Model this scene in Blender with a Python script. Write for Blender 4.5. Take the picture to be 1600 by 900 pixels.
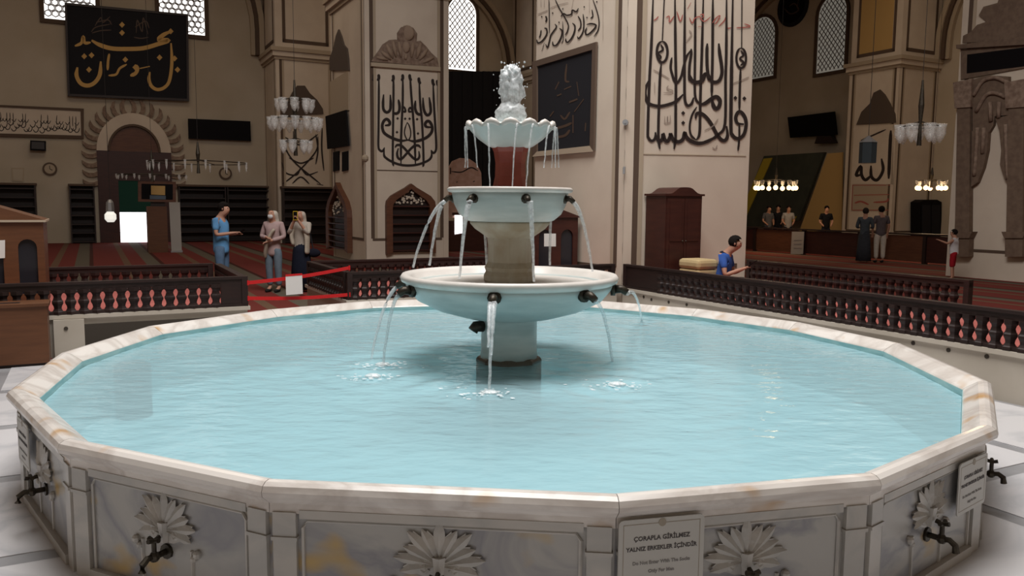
import bpy, bmesh, math, random
from mathutils import Vector, Matrix, noise
random.seed(7)
for o in list(bpy.data.objects): bpy.data.objects.remove(o)
SC = bpy.context.scene; COL = SC.collection
# ------------------------------------------------------------------ camera
F = 1260.0; HZ = 318.0; HC = 1.75; PIT = math.atan((450-HZ)/F); ROLL = math.radians(.5); TH = math.radians(27.5)
cp, sp = math.cos(PIT), math.sin(PIT); cr, sr = math.cos(ROLL), math.sin(ROLL)
UU = Vector((math.cos(TH), math.sin(TH), 0)); VV = Vector((-math.sin(TH), math.cos(TH), 0)); ZZ = Vector((0, 0, 1))
right0 = Vector((1, 0, 0)); fwd = Vector((0, cp, -sp)); up0 = Vector((0, sp, cp))
cr_, cu_ = right0*cr + up0*sr, up0*cr - right0*sr
cam = bpy.data.cameras.new('camera'); co = bpy.data.objects.new('camera', cam); COL.objects.link(co)
m3 = Matrix((cr_, cu_, -fwd)).transposed(); co.matrix_world = Matrix.Translation((0, 0, HC)) @ m3.to_4x4()
cam.sensor_width = 36; cam.lens = F/1600*36; cam.clip_start = .05; cam.clip_end = 200
SC.camera = co
# ------------------------------------------------------------------ light
w = bpy.data.worlds.new('world'); SC.world = w; w.use_nodes = True
w.node_tree.nodes['Background'].inputs[0].default_value = (1.0, .80, .60, 1)
w.node_tree.nodes['Background'].inputs[1].default_value = .25
def area(name, loc, size, power, col, rot=(0, 0, TH)):
    l = bpy.data.lights.new(name, 'AREA'); l.shape = 'SQUARE'; l.size = size; l.energy = power; l.color = col
    o = bpy.data.objects.new(name, l); COL.objects.link(o); o.location = loc; o.rotation_euler = rot
    return o
FC = Vector((-.02, 6.1, 0))                                     # centre of the fountain
area('skylight_over_fountain', (FC.x, FC.y, 13.0), 7.5, 2400, (1.0, .98, .96))
for nm_, u_, v_, pw_ in (('dome_fill_back_left', 1, 27, 260), ('dome_fill_back_middle', 13.5, 29, 130), ('dome_fill_right', 25, 19, 230), ('dome_fill_near_right', 15, 4, 60)):  # added fill lights for the dim bays, standing in for unseen dome windows
    q_ = UU*u_+VV*v_; area(nm_, (q_.x, q_.y, 13.3), 6.0, pw_, (1.0, .82, .62))
SC.view_settings.view_transform = 'Standard'; SC.view_settings.look = 'None'
SC.view_settings.exposure = 0.0; SC.view_settings.gamma = 1.0; SC.view_settings.use_curve_mapping = False
# ------------------------------------------------------------------ pixel helpers
def ray(x, y):
    X, Y = x-800, y-450
    a, b = X*cr+Y*sr, -X*sr+Y*cr
    return right0*a + up0*(-b) + fwd*F
def W(u, v, z): return UU*u + VV*v + ZZ*z
def uv_of(P): return P.dot(UU), P.dot(VV)
def atz(x, y, z):
    d = ray(x, y); return d*((z-HC)/d.z) + ZZ*HC
class Pl:                                                       # vertical plane u=val (faces -u) or v=val (faces -v)
    def __init__(s, k, val): s.k, s.val = k, val; s.n = -(UU if k == 'u' else VV); s.t = VV*-1 if k == 'u' else UU
    def px(s, x, y, off=0):
        d = ray(x, y); t = s.val/d.dot(UU if s.k == 'u' else VV); return d*t + ZZ*HC + s.n*off
    def az(s, a, z, off=0): return (W(s.val, a, z) if s.k == 'u' else W(a, s.val, z)) + s.n*off
    def a(s, x, y=300): P = s.px(x, y); return P.dot(VV if s.k == 'u' else UU)
    def z(s, x, y): return s.px(x, y).z
# ------------------------------------------------------------------ materials
MATS = {}
def mat(name, col, rough=.6, col2=None, scale=6, metal=0, bump=0, emit=0, spec=.4, stretch=None, detail=4, lo=.35, hi=.65):
    m = bpy.data.materials.new(name); m.use_nodes = True; n = m.node_tree; b = n.nodes['Principled BSDF']
    b.inputs['Base Color'].default_value = (*col, 1); b.inputs['Roughness'].default_value = rough
    b.inputs['Metallic'].default_value = metal; b.inputs['Specular IOR Level'].default_value = spec
    if col2 or bump:
        tc = n.nodes.new('ShaderNodeTexCoord'); mp = n.nodes.new('ShaderNodeMapping'); nz = n.nodes.new('ShaderNodeTexNoise')
        g = n.nodes.new('ShaderNodeNewGeometry')
        n.links.new(g.outputs['Position'], mp.inputs[0]); mp.inputs['Rotation'].default_value = (0, 0, -TH)
        if stretch: mp.inputs['Scale'].default_value = stretch
        nz.inputs['Scale'].default_value = scale; nz.inputs['Detail'].default_value = detail
        n.links.new(mp.outputs[0], nz.inputs[0])
        if col2:
            r = n.nodes.new('ShaderNodeValToRGB'); r.color_ramp.elements[0].position = lo; r.color_ramp.elements[1].position = hi
            r.color_ramp.elements[0].color = (*col, 1); r.color_ramp.elements[1].color = (*col2, 1)
            n.links.new(nz.outputs[0], r.inputs[0]); n.links.new(r.outputs[0], b.inputs['Base Color'])
        if bump:
            bp = n.nodes.new('ShaderNodeBump'); bp.inputs['Strength'].default_value = bump; bp.inputs['Distance'].default_value = .02
            n.links.new(nz.outputs[0], bp.inputs['Height']); n.links.new(bp.outputs[0], b.inputs['Normal'])
    if emit:
        b.inputs['Emission Color'].default_value = (*col, 1); b.inputs['Emission Strength'].default_value = emit
    MATS[name] = m; return m
def marble(name, base, vein, stain=None, sc=1.3, rough=.28):
    m = bpy.data.materials.new(name); m.use_nodes = True; n = m.node_tree; b = n.nodes['Principled BSDF']; L = n.links.new
    g = n.nodes.new('ShaderNodeNewGeometry'); oi = n.nodes.new('ShaderNodeObjectInfo')
    ad = n.nodes.new('ShaderNodeVectorMath'); ad.operation = 'MULTIPLY_ADD'; ad.inputs[1].default_value = (1, 1, 1.6)
    cb = n.nodes.new('ShaderNodeCombineXYZ'); ml = n.nodes.new('ShaderNodeMath'); ml.operation = 'MULTIPLY'; ml.inputs[1].default_value = 7
    L(oi.outputs['Random'], ml.inputs[0]); L(ml.outputs[0], cb.inputs[0]); L(g.outputs['Position'], ad.inputs[0]); L(cb.outputs[0], ad.inputs[2])
    nz = n.nodes.new('ShaderNodeTexNoise'); nz.inputs['Scale'].default_value = sc; nz.inputs['Detail'].default_value = 5; nz.inputs['Distortion'].default_value = 1.4
    L(ad.outputs[0], nz.inputs[0])
    r = n.nodes.new('ShaderNodeValToRGB'); e = r.color_ramp.elements
    e[0].position = .40; e[0].color = (*base, 1); e[1].position = .60; e[1].color = (*base, 1)
    k = e.new(.495); k.color = (*vein, 1)
    L(nz.outputs[0], r.inputs[0]); out = r.outputs[0]
    if stain:
        n2 = n.nodes.new('ShaderNodeTexNoise'); n2.inputs['Scale'].default_value = 3.1; n2.inputs['Detail'].default_value = 2; L(ad.outputs[0], n2.inputs[0])
        r2 = n.nodes.new('ShaderNodeValToRGB'); r2.color_ramp.elements[0].position = .62; r2.color_ramp.elements[1].position = .74; L(n2.outputs[0], r2.inputs[0])
        mx = n.nodes.new('ShaderNodeMixRGB'); mx.inputs[2].default_value = (*stain, 1); L(r2.outputs[0], mx.inputs[0]); L(out, mx.inputs[1]); out = mx.outputs[0]
    L(out, b.inputs['Base Color']); b.inputs['Roughness'].default_value = rough; b.inputs['Specular IOR Level'].default_value = .4
    MATS[name] = m; return m
def mk_foam(name, a, col=(.82, .86, .88)):
    m = bpy.data.materials.new(name); m.use_nodes = True; n = m.node_tree; n.nodes.clear(); L = n.links.new
    out = n.nodes.new('ShaderNodeOutputMaterial'); tr = n.nodes.new('ShaderNodeBsdfTransparent'); p_ = n.nodes.new('ShaderNodeBsdfPrincipled')
    p_.inputs['Base Color'].default_value = (*col, 1); p_.inputs['Roughness'].default_value = .15
    mx = n.nodes.new('ShaderNodeMixShader'); mx.inputs[0].default_value = a
    g = n.nodes.new('ShaderNodeNewGeometry'); nz = n.nodes.new('ShaderNodeTexNoise'); nz.inputs['Scale'].default_value = 40; L(g.outputs['Position'], nz.inputs[0])
    ml = n.nodes.new('ShaderNodeMath'); ml.operation = 'MULTIPLY'; ml.inputs[1].default_value = a*2; L(nz.outputs[0], ml.inputs[0]); L(ml.outputs[0], mx.inputs[0])
    L(tr.outputs[0], mx.inputs[1]); L(p_.outputs[0], mx.inputs[2]); L(mx.outputs[0], out.inputs[0]); return m
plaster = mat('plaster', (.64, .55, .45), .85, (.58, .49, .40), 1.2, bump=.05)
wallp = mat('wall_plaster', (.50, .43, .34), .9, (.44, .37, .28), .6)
ochre = mat('ochre_paint', (.50, .32, .12), .9)
tan = mat('tan_paint', (.42, .34, .25), .85)
brown = mat('brown_paint', (.10, .065, .045), .8)
carved = mat('carved_brown', (.17, .11, .08), .8, (.28, .20, .15), 9)
ink = mat('black_ink', (.022, .013, .011), .7)
redink = mat('red_ink', (.36, .10, .08), .8)
faintink = mat('faded_ink', (.34, .27, .22), .8)
gold = mat('gold_thread', (.52, .30, .07), .5)
dimgold = mat('dim_gold_thread', (.075, .045, .03), .6)
blackcloth = mat('black_cloth', (.008, .008, .012), .85)
screen = mat('dark_screen', (.005, .004, .005), .6, spec=.1)
darkwood = mat('dark_wood', (.016, .008, .007), .5, (.024, .011, .009), 4, stretch=(1, 1, 8))
redwood = mat('red_wood', (.040, .011, .008), .45, (.054, .015, .010), 3, stretch=(1, 1, 6))
midwood = mat('brown_wood', (.10, .038, .015), .5, (.125, .048, .019), 3, stretch=(1, 1, 9))
warmwood = mat('warm_brown_wood', (.10, .036, .018), .5, (.13, .05, .024), 3, stretch=(1, 1, 6))
paper = mat('white_paper', (.72, .71, .68), .8)
white = mat('white_cloth', (.70, .68, .66), .9)
bronze = mat('bronze', (.035, .027, .021), .45, (.06, .05, .035), 30, metal=.6)
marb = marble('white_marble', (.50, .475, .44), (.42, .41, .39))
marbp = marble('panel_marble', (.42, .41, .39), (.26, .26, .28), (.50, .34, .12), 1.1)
marbr = marble('rim_marble', (.70, .66, .62), (.55, .50, .46), (.50, .31, .15), 1.6, .2)
stonefloor = marble('floor_marble', (.62, .61, .62), (.50, .50, .52), None, .9, .25)
greymarb = mat('grey_marble', (.24, .24, .25), .3, (.32, .32, .33), 3)
fmarb = mat('fountain_marble', (.50, .54, .52), .35, (.38, .43, .42), 3, stretch=(1, 1, 5))
fstone = mat('mossy_stone', (.30, .25, .17), .6, (.40, .38, .31), 3, stretch=(2, 2, 1))
redmarb = mat('red_marble', (.22, .045, .03), .3, (.30, .07, .05), 6)
rimwhite = mat('pale_marble_lip', (.70, .66, .62), .3, (.60, .57, .53), 4)
pooltile = mat('pool_blue', (.36, .58, .62), .5, (.42, .63, .66), 2)
lining = mat('pool_lining_algae', (.20, .40, .42), .5, (.34, .52, .52), 5, stretch=(1, 1, 6))
curb = mat('curb_stone', (.52, .47, .40), .7, (.46, .41, .34), 2)
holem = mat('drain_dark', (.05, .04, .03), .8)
carpet = bpy.data.materials.new('striped_carpet'); carpet.use_nodes = True
def _carpet():
    n = carpet.node_tree; L = n.links.new; b = n.nodes['Principled BSDF']; g = n.nodes.new('ShaderNodeNewGeometry')
    mp = n.nodes.new('ShaderNodeVectorRotate'); mp.rotation_type = 'Z_AXIS'; mp.inputs['Angle'].default_value = -TH; L(g.outputs['Position'], mp.inputs[0])
    sx = n.nodes.new('ShaderNodeSeparateXYZ'); L(mp.outputs[0], sx.inputs[0])
    d = n.nodes.new('ShaderNodeMath'); d.operation = 'DIVIDE'; d.inputs[1].default_value = 1.75; L(sx.outputs[0], d.inputs[0])
    fr = n.nodes.new('ShaderNodeMath'); fr.operation = 'FRACT'; L(d.outputs[0], fr.inputs[0])
    r = n.nodes.new('ShaderNodeValToRGB'); r.color_ramp.interpolation = 'CONSTANT'; e = r.color_ramp.elements
    cs = [(0, (.15, .032, .026)), (.42, (.14, .08, .05)), (.52, (.15, .032, .026)), (.74, (.115, .095, .07)), (.94, (.06, .02, .015))]
    e[0].position = 0; e[0].color = (*cs[0][1], 1); e[1].position = cs[1][0]; e[1].color = (*cs[1][1], 1)
    for p_, c_ in cs[2:]: k = e.new(p_); k.color = (*c_, 1)
    L(fr.outputs[0], r.inputs[0]); L(r.outputs[0], b.inputs['Base Color']); b.inputs['Roughness'].default_value = .95; b.inputs['Specular IOR Level'].default_value = .1
_carpet()
plainred = mat('plain_red_carpet', (.20, .045, .032), .95, (.15, .05, .035), 3, spec=.1)
pinkcarpet = mat('platform_carpet', (.42, .13, .11), .95, (.34, .10, .085), 3, spec=.1)
daylight = mat('daylight', (1.0, .97, .93), 1, emit=1.6)
dimday = mat('dim_daylight', (.50, .48, .42), 1, emit=.22)
doorlight = mat('door_daylight', (1.0, .97, 1.0), 1, emit=2.2)
lampw = mat('warm_bulb', (1.0, .66, .30), .5, emit=3.5)
glassw = mk_foam('clear_lamp_glass', .38, (.75, .73, .70))
ironm = mat('dark_iron', (.05, .045, .045), .5, metal=.4)
silver = mat('grey_metal', (.35, .35, .36), .4, metal=.5)
green = mat('green_curtain', (.008, .055, .038), .9)
yellow = mat('yellow_reflection', (.45, .34, .03), .7)
teal = mat('dark_teal_panel', (.035, .04, .032), .5, (.05, .055, .04), 2)
pink = mat('pink_glow_glass', (.42, .25, .19), .6, (.5, .32, .26), 6)
beige = mat('beige_cushion', (.50, .38, .20), .9, (.44, .32, .16), 4)
redtape = mat('red_tape', (.55, .012, .014), .5)
def skinm(): return MATS.get('skin') or mat('skin', (.42, .22, .15), .6)
def cloth(name, c): return MATS.get(name) or mat(name, c, .9, tuple(x*.85 for x in c), 12, spec=.1)
# water
def mk_water():
    m = bpy.data.materials.new('pool_water'); m.use_nodes = True; n = m.node_tree; n.nodes.clear(); L = n.links.new
    out = n.nodes.new('ShaderNodeOutputMaterial'); tr = n.nodes.new('ShaderNodeBsdfTransparent'); df = n.nodes.new('ShaderNodeBsdfDiffuse')
    gl = n.nodes.new('ShaderNodeBsdfGlossy'); m1 = n.nodes.new('ShaderNodeMixShader'); m2 = n.nodes.new('ShaderNodeMixShader'); fz = n.nodes.new('ShaderNodeFresnel')
    tr.inputs[0].default_value = (.80, .93, .95, 1); df.inputs[0].default_value = (.48, .74, .82, 1); gl.inputs['Roughness'].default_value = .12
    m1.inputs[0].default_value = .55; fz.inputs[0].default_value = 1.25
    g = n.nodes.new('ShaderNodeNewGeometry'); nz = n.nodes.new('ShaderNodeTexNoise'); nz.inputs['Scale'].default_value = 7; nz.inputs['Detail'].default_value = 3
    mp = n.nodes.new('ShaderNodeMapping'); mp.inputs['Scale'].default_value = (.7, 1.3, 1); L(g.outputs['Position'], mp.inputs[0]); L(mp.outputs[0], nz.inputs[0])
    bp = n.nodes.new('ShaderNodeBump'); bp.inputs['Strength'].default_value = .40; bp.inputs['Distance'].default_value = .03; L(nz.outputs[0], bp.inputs['Height'])
    for s in (gl, fz): L(bp.outputs[0], s.inputs['Normal'])
    L(tr.outputs[0], m1.inputs[1]); L(df.outputs[0], m1.inputs[2]); L(fz.outputs[0], m2.inputs[0]); L(m1.outputs[0], m2.inputs[1]); L(gl.outputs[0], m2.inputs[2]); L(m2.outputs[0], out.inputs[0])
    return m
water = mk_water()
stream_m = mk_foam('falling_water', .42); froth = mk_foam('frothy_water', .62); splash_m = mk_foam('splash_foam', .5, (.9, .95, .97))
# ------------------------------------------------------------------ mesh helpers
LOC = {}
class G:
    def __init__(s): s.b = bmesh.new()
    def prism(s, pts, off):
        a = [s.b.verts.new(p) for p in pts]; c = [s.b.verts.new(Vector(p)+Vector(off)) for p in pts]; n = len(pts)
        s.b.faces.new(a); s.b.faces.new(c[::-1])
        for i in range(n): s.b.faces.new((a[i], c[i], c[(i+1) % n], a[(i+1) % n]))
        return s
    def box(s, u0, u1, v0, v1, z0, z1): return s.prism([W(u0, v0, z0), W(u1, v0, z0), W(u1, v1, z0), W(u0, v1, z0)], (0, 0, z1-z0))
    def slab(s, pl, a0, a1, z0, z1, d0, d1):                    # box on a vertical plane, from d0 to d1 in front of it
        return s.prism([pl.az(a0, z0, d0), pl.az(a1, z0, d0), pl.az(a1, z1, d0), pl.az(a0, z1, d0)], pl.n*(d1-d0))
    def poly(s, pl, pts, d0, d1, px=True):
        return s.prism([(pl.px(x, y, d0) if px else pl.az(x, y, d0)) for x, y in pts], pl.n*(d1-d0))
    def lathe(s, c, prof, n=24, ax=None, seg=None):
        c = Vector(c); rings = []
        for r, z in prof:
            rings.append([s.b.verts.new(c+Vector((r*math.cos(2*math.pi*i/n), r*math.sin(2*math.pi*i/n), z))) for i in range(n)])
        for A, B in zip(rings, rings[1:]):
            for i in range(n): s.b.faces.new((A[i], A[(i+1) % n], B[(i+1) % n], B[i]))
        s.b.faces.new(rings[0][::-1]); s.b.faces.new(rings[-1]); return s
    def tube(s, pts, r, n=6, cap=True):
        pts = [Vector(p) for p in pts]; rings = []
        for i, p in enumerate(pts):
            t = (pts[min(i+1, len(pts)-1)]-pts[max(i-1, 0)]); t = t.normalized() if t.length > 1e-9 else ZZ
            a = t.cross(ZZ if abs(t.z) < .9 else Vector((1, 0, 0))).normalized(); b = t.cross(a)
            rr = r[i] if isinstance(r, (list, tuple)) else r
            rings.append([s.b.verts.new(p+(a*math.cos(2*math.pi*k/n)+b*math.sin(2*math.pi*k/n))*rr) for k in range(n)])
        for A, B in zip(rings, rings[1:]):
            for i in range(n): s.b.faces.new((A[i], A[(i+1) % n], B[(i+1) % n], B[i]))
        if cap: s.b.faces.new(rings[0][::-1]); s.b.faces.new(rings[-1])
        return s
    def ball(s, c, r, sc=(1, 1, 1), n=8, m=None):
        m = m or Matrix.Identity(3); c = Vector(c); k = max(4, n//2+1); rings = []
        for j in range(1, k):
            a = math.pi*j/k; rings.append([s.b.verts.new(c+m@Vector((r*sc[0]*math.sin(a)*math.cos(2*math.pi*i/n), r*sc[1]*math.sin(a)*math.sin(2*math.pi*i/n), r*sc[2]*math.cos(a)))) for i in range(n)])
        t = s.b.verts.new(c+m@Vector((0, 0, r*sc[2]))); e = s.b.verts.new(c-m@Vector((0, 0, r*sc[2])))
        for A, B in zip(rings, rings[1:]):
            for i in range(n): s.b.faces.new((A[i], B[i], B[(i+1) % n], A[(i+1) % n]))
        for i in range(n): s.b.faces.new((t, rings[0][i], rings[0][(i+1) % n])); s.b.faces.new((e, rings[-1][(i+1) % n], rings[-1][i]))
        return s
    def out(s, name, m, parent=None, origin=None, smooth=False, bevel=0):
        b = s.b; bmesh.ops.recalc_face_normals(b, faces=b.faces[:])
        if origin is None:
            xs = [v.co for v in b.verts]; origin = Vector(((min(p.x for p in xs)+max(p.x for p in xs))/2, (min(p.y for p in xs)+max(p.y for p in xs))/2, min(p.z for p in xs)))
        origin = Vector(origin)
        for v in b.verts: v.co -= origin
        me = bpy.data.meshes.new(name); b.to_mesh(me); b.free()
        if smooth:
            for p in me.polygons: p.use_smooth = True
        if m: me.materials.append(m)
        return link(name, me, parent, origin, bevel)
def link(name, me, parent, origin, bevel=0):
    o = bpy.data.objects.new(name, me); COL.objects.link(o); origin = Vector(origin); LOC[o] = origin
    if parent: o.parent = parent; o.location = origin-LOC[parent]
    else: o.location = origin
    if bevel:
        md = o.modifiers.new('bevel', 'BEVEL'); md.width = bevel; md.segments = 2; md.limit_method = 'ANGLE'
    return o
def tag(o, label, cat, group=None, kind=None):
    o['label'] = label; o['category'] = cat
    if group: o['group'] = group
    if kind: o['kind'] = kind
    return o
def thing(name, loc, label, cat, group=None, kind=None):
    o = bpy.data.objects.new(name, None); COL.objects.link(o); o.location = loc; o.empty_display_size = .2; LOC[o] = Vector(loc)
    return tag(o, label, cat, group, kind)
def smooth_path(pts, k=5):
    P = [Vector((*p, 0)) if len(p) == 2 else Vector(p) for p in pts]
    if len(P) < 3: return P
    P = [P[0]*2-P[1]]+P+[P[-1]*2-P[-2]]; out = []
    for i in range(1, len(P)-2):
        for j in range(k):
            t = j/k; a, b, c, d = P[i-1:i+3]
            out.append(.5*((2*b)+(c-a)*t+(2*a-5*b+4*c-d)*t*t+(3*b-a-3*c+d)*t**3))
    out.append(P[-2]); return out
def ribbons(name, pl, strokes, m, parent, off=.012, taper=True, split=False):
    """flat painted or applied strokes on a wall plane; strokes = (points in photo pixels, width)"""
    if split:
        for i, q_ in enumerate(strokes): ribbons(name, pl, [q_], m, parent, off+.0006*(i % 7), taper)
        return
    g = G(); b = g.b
    for i, (pts, wd) in enumerate(strokes):
        Q = [Vector((q[0], q[1], 0)) for q in smooth_path([tuple(p) for p in pts])]; L = []; R = []; n = len(Q)
        for j, q in enumerate(Q):
            t = Q[min(j+1, n-1)]-Q[max(j-1, 0)]; t = t.normalized() if t.length > 1e-6 else Vector((1, 0, 0)); nn = Vector((-t.y, t.x, 0))
            ww = wd/2*(max(.04, 1-abs(2*j/(n-1)-1)) if taper and wd > abs(pts[0][0]-pts[-1][0]) and len(pts) == 3 and abs(pts[1][1]-pts[0][1]-.01) < 1e-6 else min(1, .45+.55*min(j, n-1-j)/max(1, n*.12)) if taper else 1)
            o2 = off+.0006*(i % 7)
            a, c = q+nn*ww, q-nn*ww
            L.append(b.verts.new(pl.px(a.x, a.y, o2))); R.append(b.verts.new(pl.px(c.x, c.y, o2)))
        for j in range(n-1): b.faces.new((L[j], R[j], R[j+1], L[j+1]))
    o = g.out(name, m, parent)
    if len(strokes) > 1: o['kind'] = 'stuff'
    return o
def dia(x, y, s): return ([(x-s*.62, y), (x, y+.01), (x+s*.62, y)], s*1.35)
def crop(ox, oy, s): return lambda pts, wd: ([(ox+x/s, oy+y/s) for x, y in pts], wd/s)
# ------------------------------------------------------------------ structure: floors
fl = G().box(-40, 60, -30, 60, -.3, -.02).out('floor', carpet); tag(fl, 'dark red carpet with grey and brown stripes across the prayer hall', 'floor', kind='structure')
fl.location.z += .02                                             # top at z=0
for v in fl.data.vertices: pass
MU0, MU1, MV0, MV1 = -9.0, 7.26, -5.0, 10.05
mfl = G().box(MU0, MU1, MV0, MV1, -.01, .006).out('floor_marble', greymarb); tag(mfl, 'white marble slabs with grey bands around the fountain', 'floor', kind='structure')
g = G().box(0, 1.22, 0, 1.22, 0, .006); sm = g.out('slab', stonefloor, mfl, (0, 0, 0)); first = True
PS = 1.35; nu = int((MU1-MU0)/PS); nv = int((MV1-MV0)/PS)
for i in range(nu):
    for j in range(nv):
        p = W(MU0+.1+i*PS, MV0+.05+j*PS, .006)
        if (p-FC).length < 1.2 or p.y < .5: continue
        o = sm if first else sm.copy()
        if not first: COL.objects.link(o)
        first = False; o.parent = mfl; o.location = p-LOC[mfl]
# platforms
VF, VR, UF, UR = 10.15, 12.55, 7.22, 9.85
def platform(name, u0, u1, v0, v1, label, edge):
    t = thing(name, W((u0+u1)/2, (v0+v1)/2, 0), label, 'platform', kind='structure')
    G().box(u0+.03, u1-.03, v0+.03, v1-.03, 0, .43).out('platform_base', curb, t)
    G().box(u0, u1, v0, v1, .43, .475).out('platform_edge', curb, t)
    G().box(u0+.12, u1-.12, v0+.12, v1-.12, .475, .49).out('carpet', pinkcarpet, t)
    return t
pL = platform('platform', -7, 1.68, VF, VR, 'low stone platform behind the pool on the left, under the balustrade', 0)
pM = platform('platform', 2.9, UF-.02, VF+.08, VR, 'low stone platform behind the tiered fountain, left of the big pillar', 0)
pR = platform('platform', UF, UR, 0.5, 10.25, 'long low stone platform right of the pool, under the long balustrade', 0)
G().box(-.42, -.12, VF-.03, VF+.1, .01, .425).out('pier_block', curb, pL)
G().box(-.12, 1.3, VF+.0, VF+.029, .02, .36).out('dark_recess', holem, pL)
pu = Pl('u', UF+.03)
for x, y in ((1006, 464), (1018, 468), (1045, 472), (1073, 476), (1427, 536), (1482, 547), (1542, 557)):
    c = pu.px(x, y); G().tube([c-pu.n*.01, c+pu.n*.006], .022, 8).out('drain_hole', holem, pR)
c = W(-.3, VF-.03, .33); G().tube([c, c-VV*.008], .022, 8).out('drain_hole', holem, pL)
# ------------------------------------------------------------------ structure: walls, ceiling
VB, UB = 37.3, 33.0
PB = Pl('v', VB); PR_ = Pl('u', UB)
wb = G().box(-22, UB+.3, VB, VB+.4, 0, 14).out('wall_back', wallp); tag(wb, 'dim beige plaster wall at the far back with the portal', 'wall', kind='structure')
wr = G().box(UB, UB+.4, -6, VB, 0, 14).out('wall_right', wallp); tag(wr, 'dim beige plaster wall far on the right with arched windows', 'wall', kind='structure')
ce = G(); fu, fv = uv_of(FC)
for a in ((-22, fu-4.2, -16, VB), (fu+4.2, UB+.4, -16, VB), (fu-4.2, fu+4.2, -16, fv-4.2), (fu-4.2, fu+4.2, fv+4.2, VB)): ce.box(*a, 13.6, 14)
tag(ce.out('ceiling', wallp), 'plaster ceiling with an open skylight above the fountain', 'ceiling', kind='structure')
def pillar(u0, v0, label, S=2.52, SV=None, far=True, cor=True, name='pillar', ht=13.6, stripe_z=.72, z0=0):
    SV = SV or S
    t = thing(name, W(u0+S/2, v0+SV/2, z0), label, 'pillar', kind='structure')
    G().box(u0, u0+S, v0, v0+SV, z0, ht).out('shaft', plaster, t)
    for fk in ('u', 'v'):
        pl = Pl(fk, u0 if fk == 'u' else v0); a0 = v0 if fk == 'u' else u0; S_ = SV if fk == 'u' else S
        for e in (0, 1):
            A = lambda x: a0+x if e == 0 else a0+S_-x
            if e and not far: continue
            q = lambda x0, x1, d, m, nm: G().slab(pl, min(A(x0), A(x1)), max(A(x0), A(x1)), stripe_z, ht if not cor else 7.6, 0, d).out(nm, m, t)
            G().slab(pl, min(A(-.02), A(.14)), max(A(-.02), A(.14)), z0, 7.6 if cor else ht, 0, .02).out('corner_strip', plaster, t)
            q(.14, .25, .012, brown, 'painted_stripe'); q(.25, .33, .016, tan, 'painted_stripe')
        G().slab(pl, a0+.19, a0+S_-.19, stripe_z-.07, stripe_z, 0, .012).out('painted_stripe', brown, t)
    if cor:
        for k, (d, z0_, z1_) in enumerate(((.06, 7.6, 7.72), (.14, 7.72, 7.92), (.22, 7.92, 8.08))):
            G().box(u0-d, u0+S+d, v0-d, v0+SV+d, z0_, z1_).out('cornice', tan if k != 1 else plaster, t)
        for fk in ('u', 'v'):                                   # framed panel above the cornice
            pl = Pl(fk, u0 if fk == 'u' else v0); a0 = v0 if fk == 'u' else u0; S_ = SV if fk == 'u' else S
            for (x0, x1, y0, y1) in ((.3, .42, 8.3, 12.5), (S_-.42, S_-.3, 8.3, 12.5), (.3, S_-.3, 8.3, 8.44)):
                G().slab(pl, a0+x0, a0+x1, y0, y1, 0, .02).out('panel_frame', brown, t)
    return t
P1U, P1V = 7.3, 10.3
p1 = pillar(P1U, P1V, 'massive cream pillar right behind the fountain, with tall black lettering', far=False, SV=2.85, cor=False, stripe_z=.78)
P2U, P2V = 6.95, 22.4
p2 = pillar(P2U, P2V, 'cream pillar left of the fountain plume with carved crest and symmetrical lettering', SV=3.45)
P3U, P3V = 19.5, 10.25
p3 = pillar(P3U, P3V, 'pillar at the right picture edge with a carved brown niche', S=2.95, cor=False)
p2b = pillar(7.0, 34.75, 'wall pier at the back left behind the tiered chandelier')
pier = pillar(30.45, 23.3, 'wall pier at the far right with the tall black lettering panel')
PIE = pier
ppA = pillar(-6.6, 34.75, 'wall pier of the back wall beyond the left picture edge')
ppB = pillar(19.3, 34.75, 'dim wall pier of the back wall seen behind the fountain plume')
# blind arches on the walls
def arch(pl, a0, a1, zs, parent, bands):
    c = (a0+a1)/2; R = (a1-a0)/2
    for (r0, r1, d, m) in bands:
        g = G(); N = 28
        for i in range(N):
            t0, t1 = math.pi*i/N, math.pi*(i+1)/N
            q = [pl.az(c+(R-r0)*math.cos(t), zs+(R-r0)*math.sin(t)*.92, 0) for t in (t0, t1)]+[pl.az(c+(R-r1)*math.cos(t), zs+(R-r1)*math.sin(t)*.92, 0) for t in (t1, t0)]
            g.prism(q, pl.n*d)
        if zs > 8.1:
            for e_ in (-1, 1): g.slab(pl, min(c+e_*(R-r0), c+e_*(R-r1)), max(c+e_*(R-r0), c+e_*(R-r1)), 8.08, zs, 0, d)
        g.out('arch_moulding', m, parent)
bands = ((0, .22, .4, tan), (.22, .38, .32, brown), (.38, .55, .2, tan))
arch(PB, -4.08, 7.0, 9.2, wb, bands); arch(PB, 9.52, 19.3, 8.5, wb, bands); arch(PB, 21.8, 32.5, 8.5, wb, bands)
arch(PR_, 25.82, 36.5, 8.7, wr, bands); arch(PR_, 12.5, 23.3, 8.7, wr, bands)
# ochre panel above the right pier
G().slab(Pl('u', 30.45), 23.75, 25.4, 8.44, 12.4, 0, .015).out('ochre_field', ochre, pier)
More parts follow.
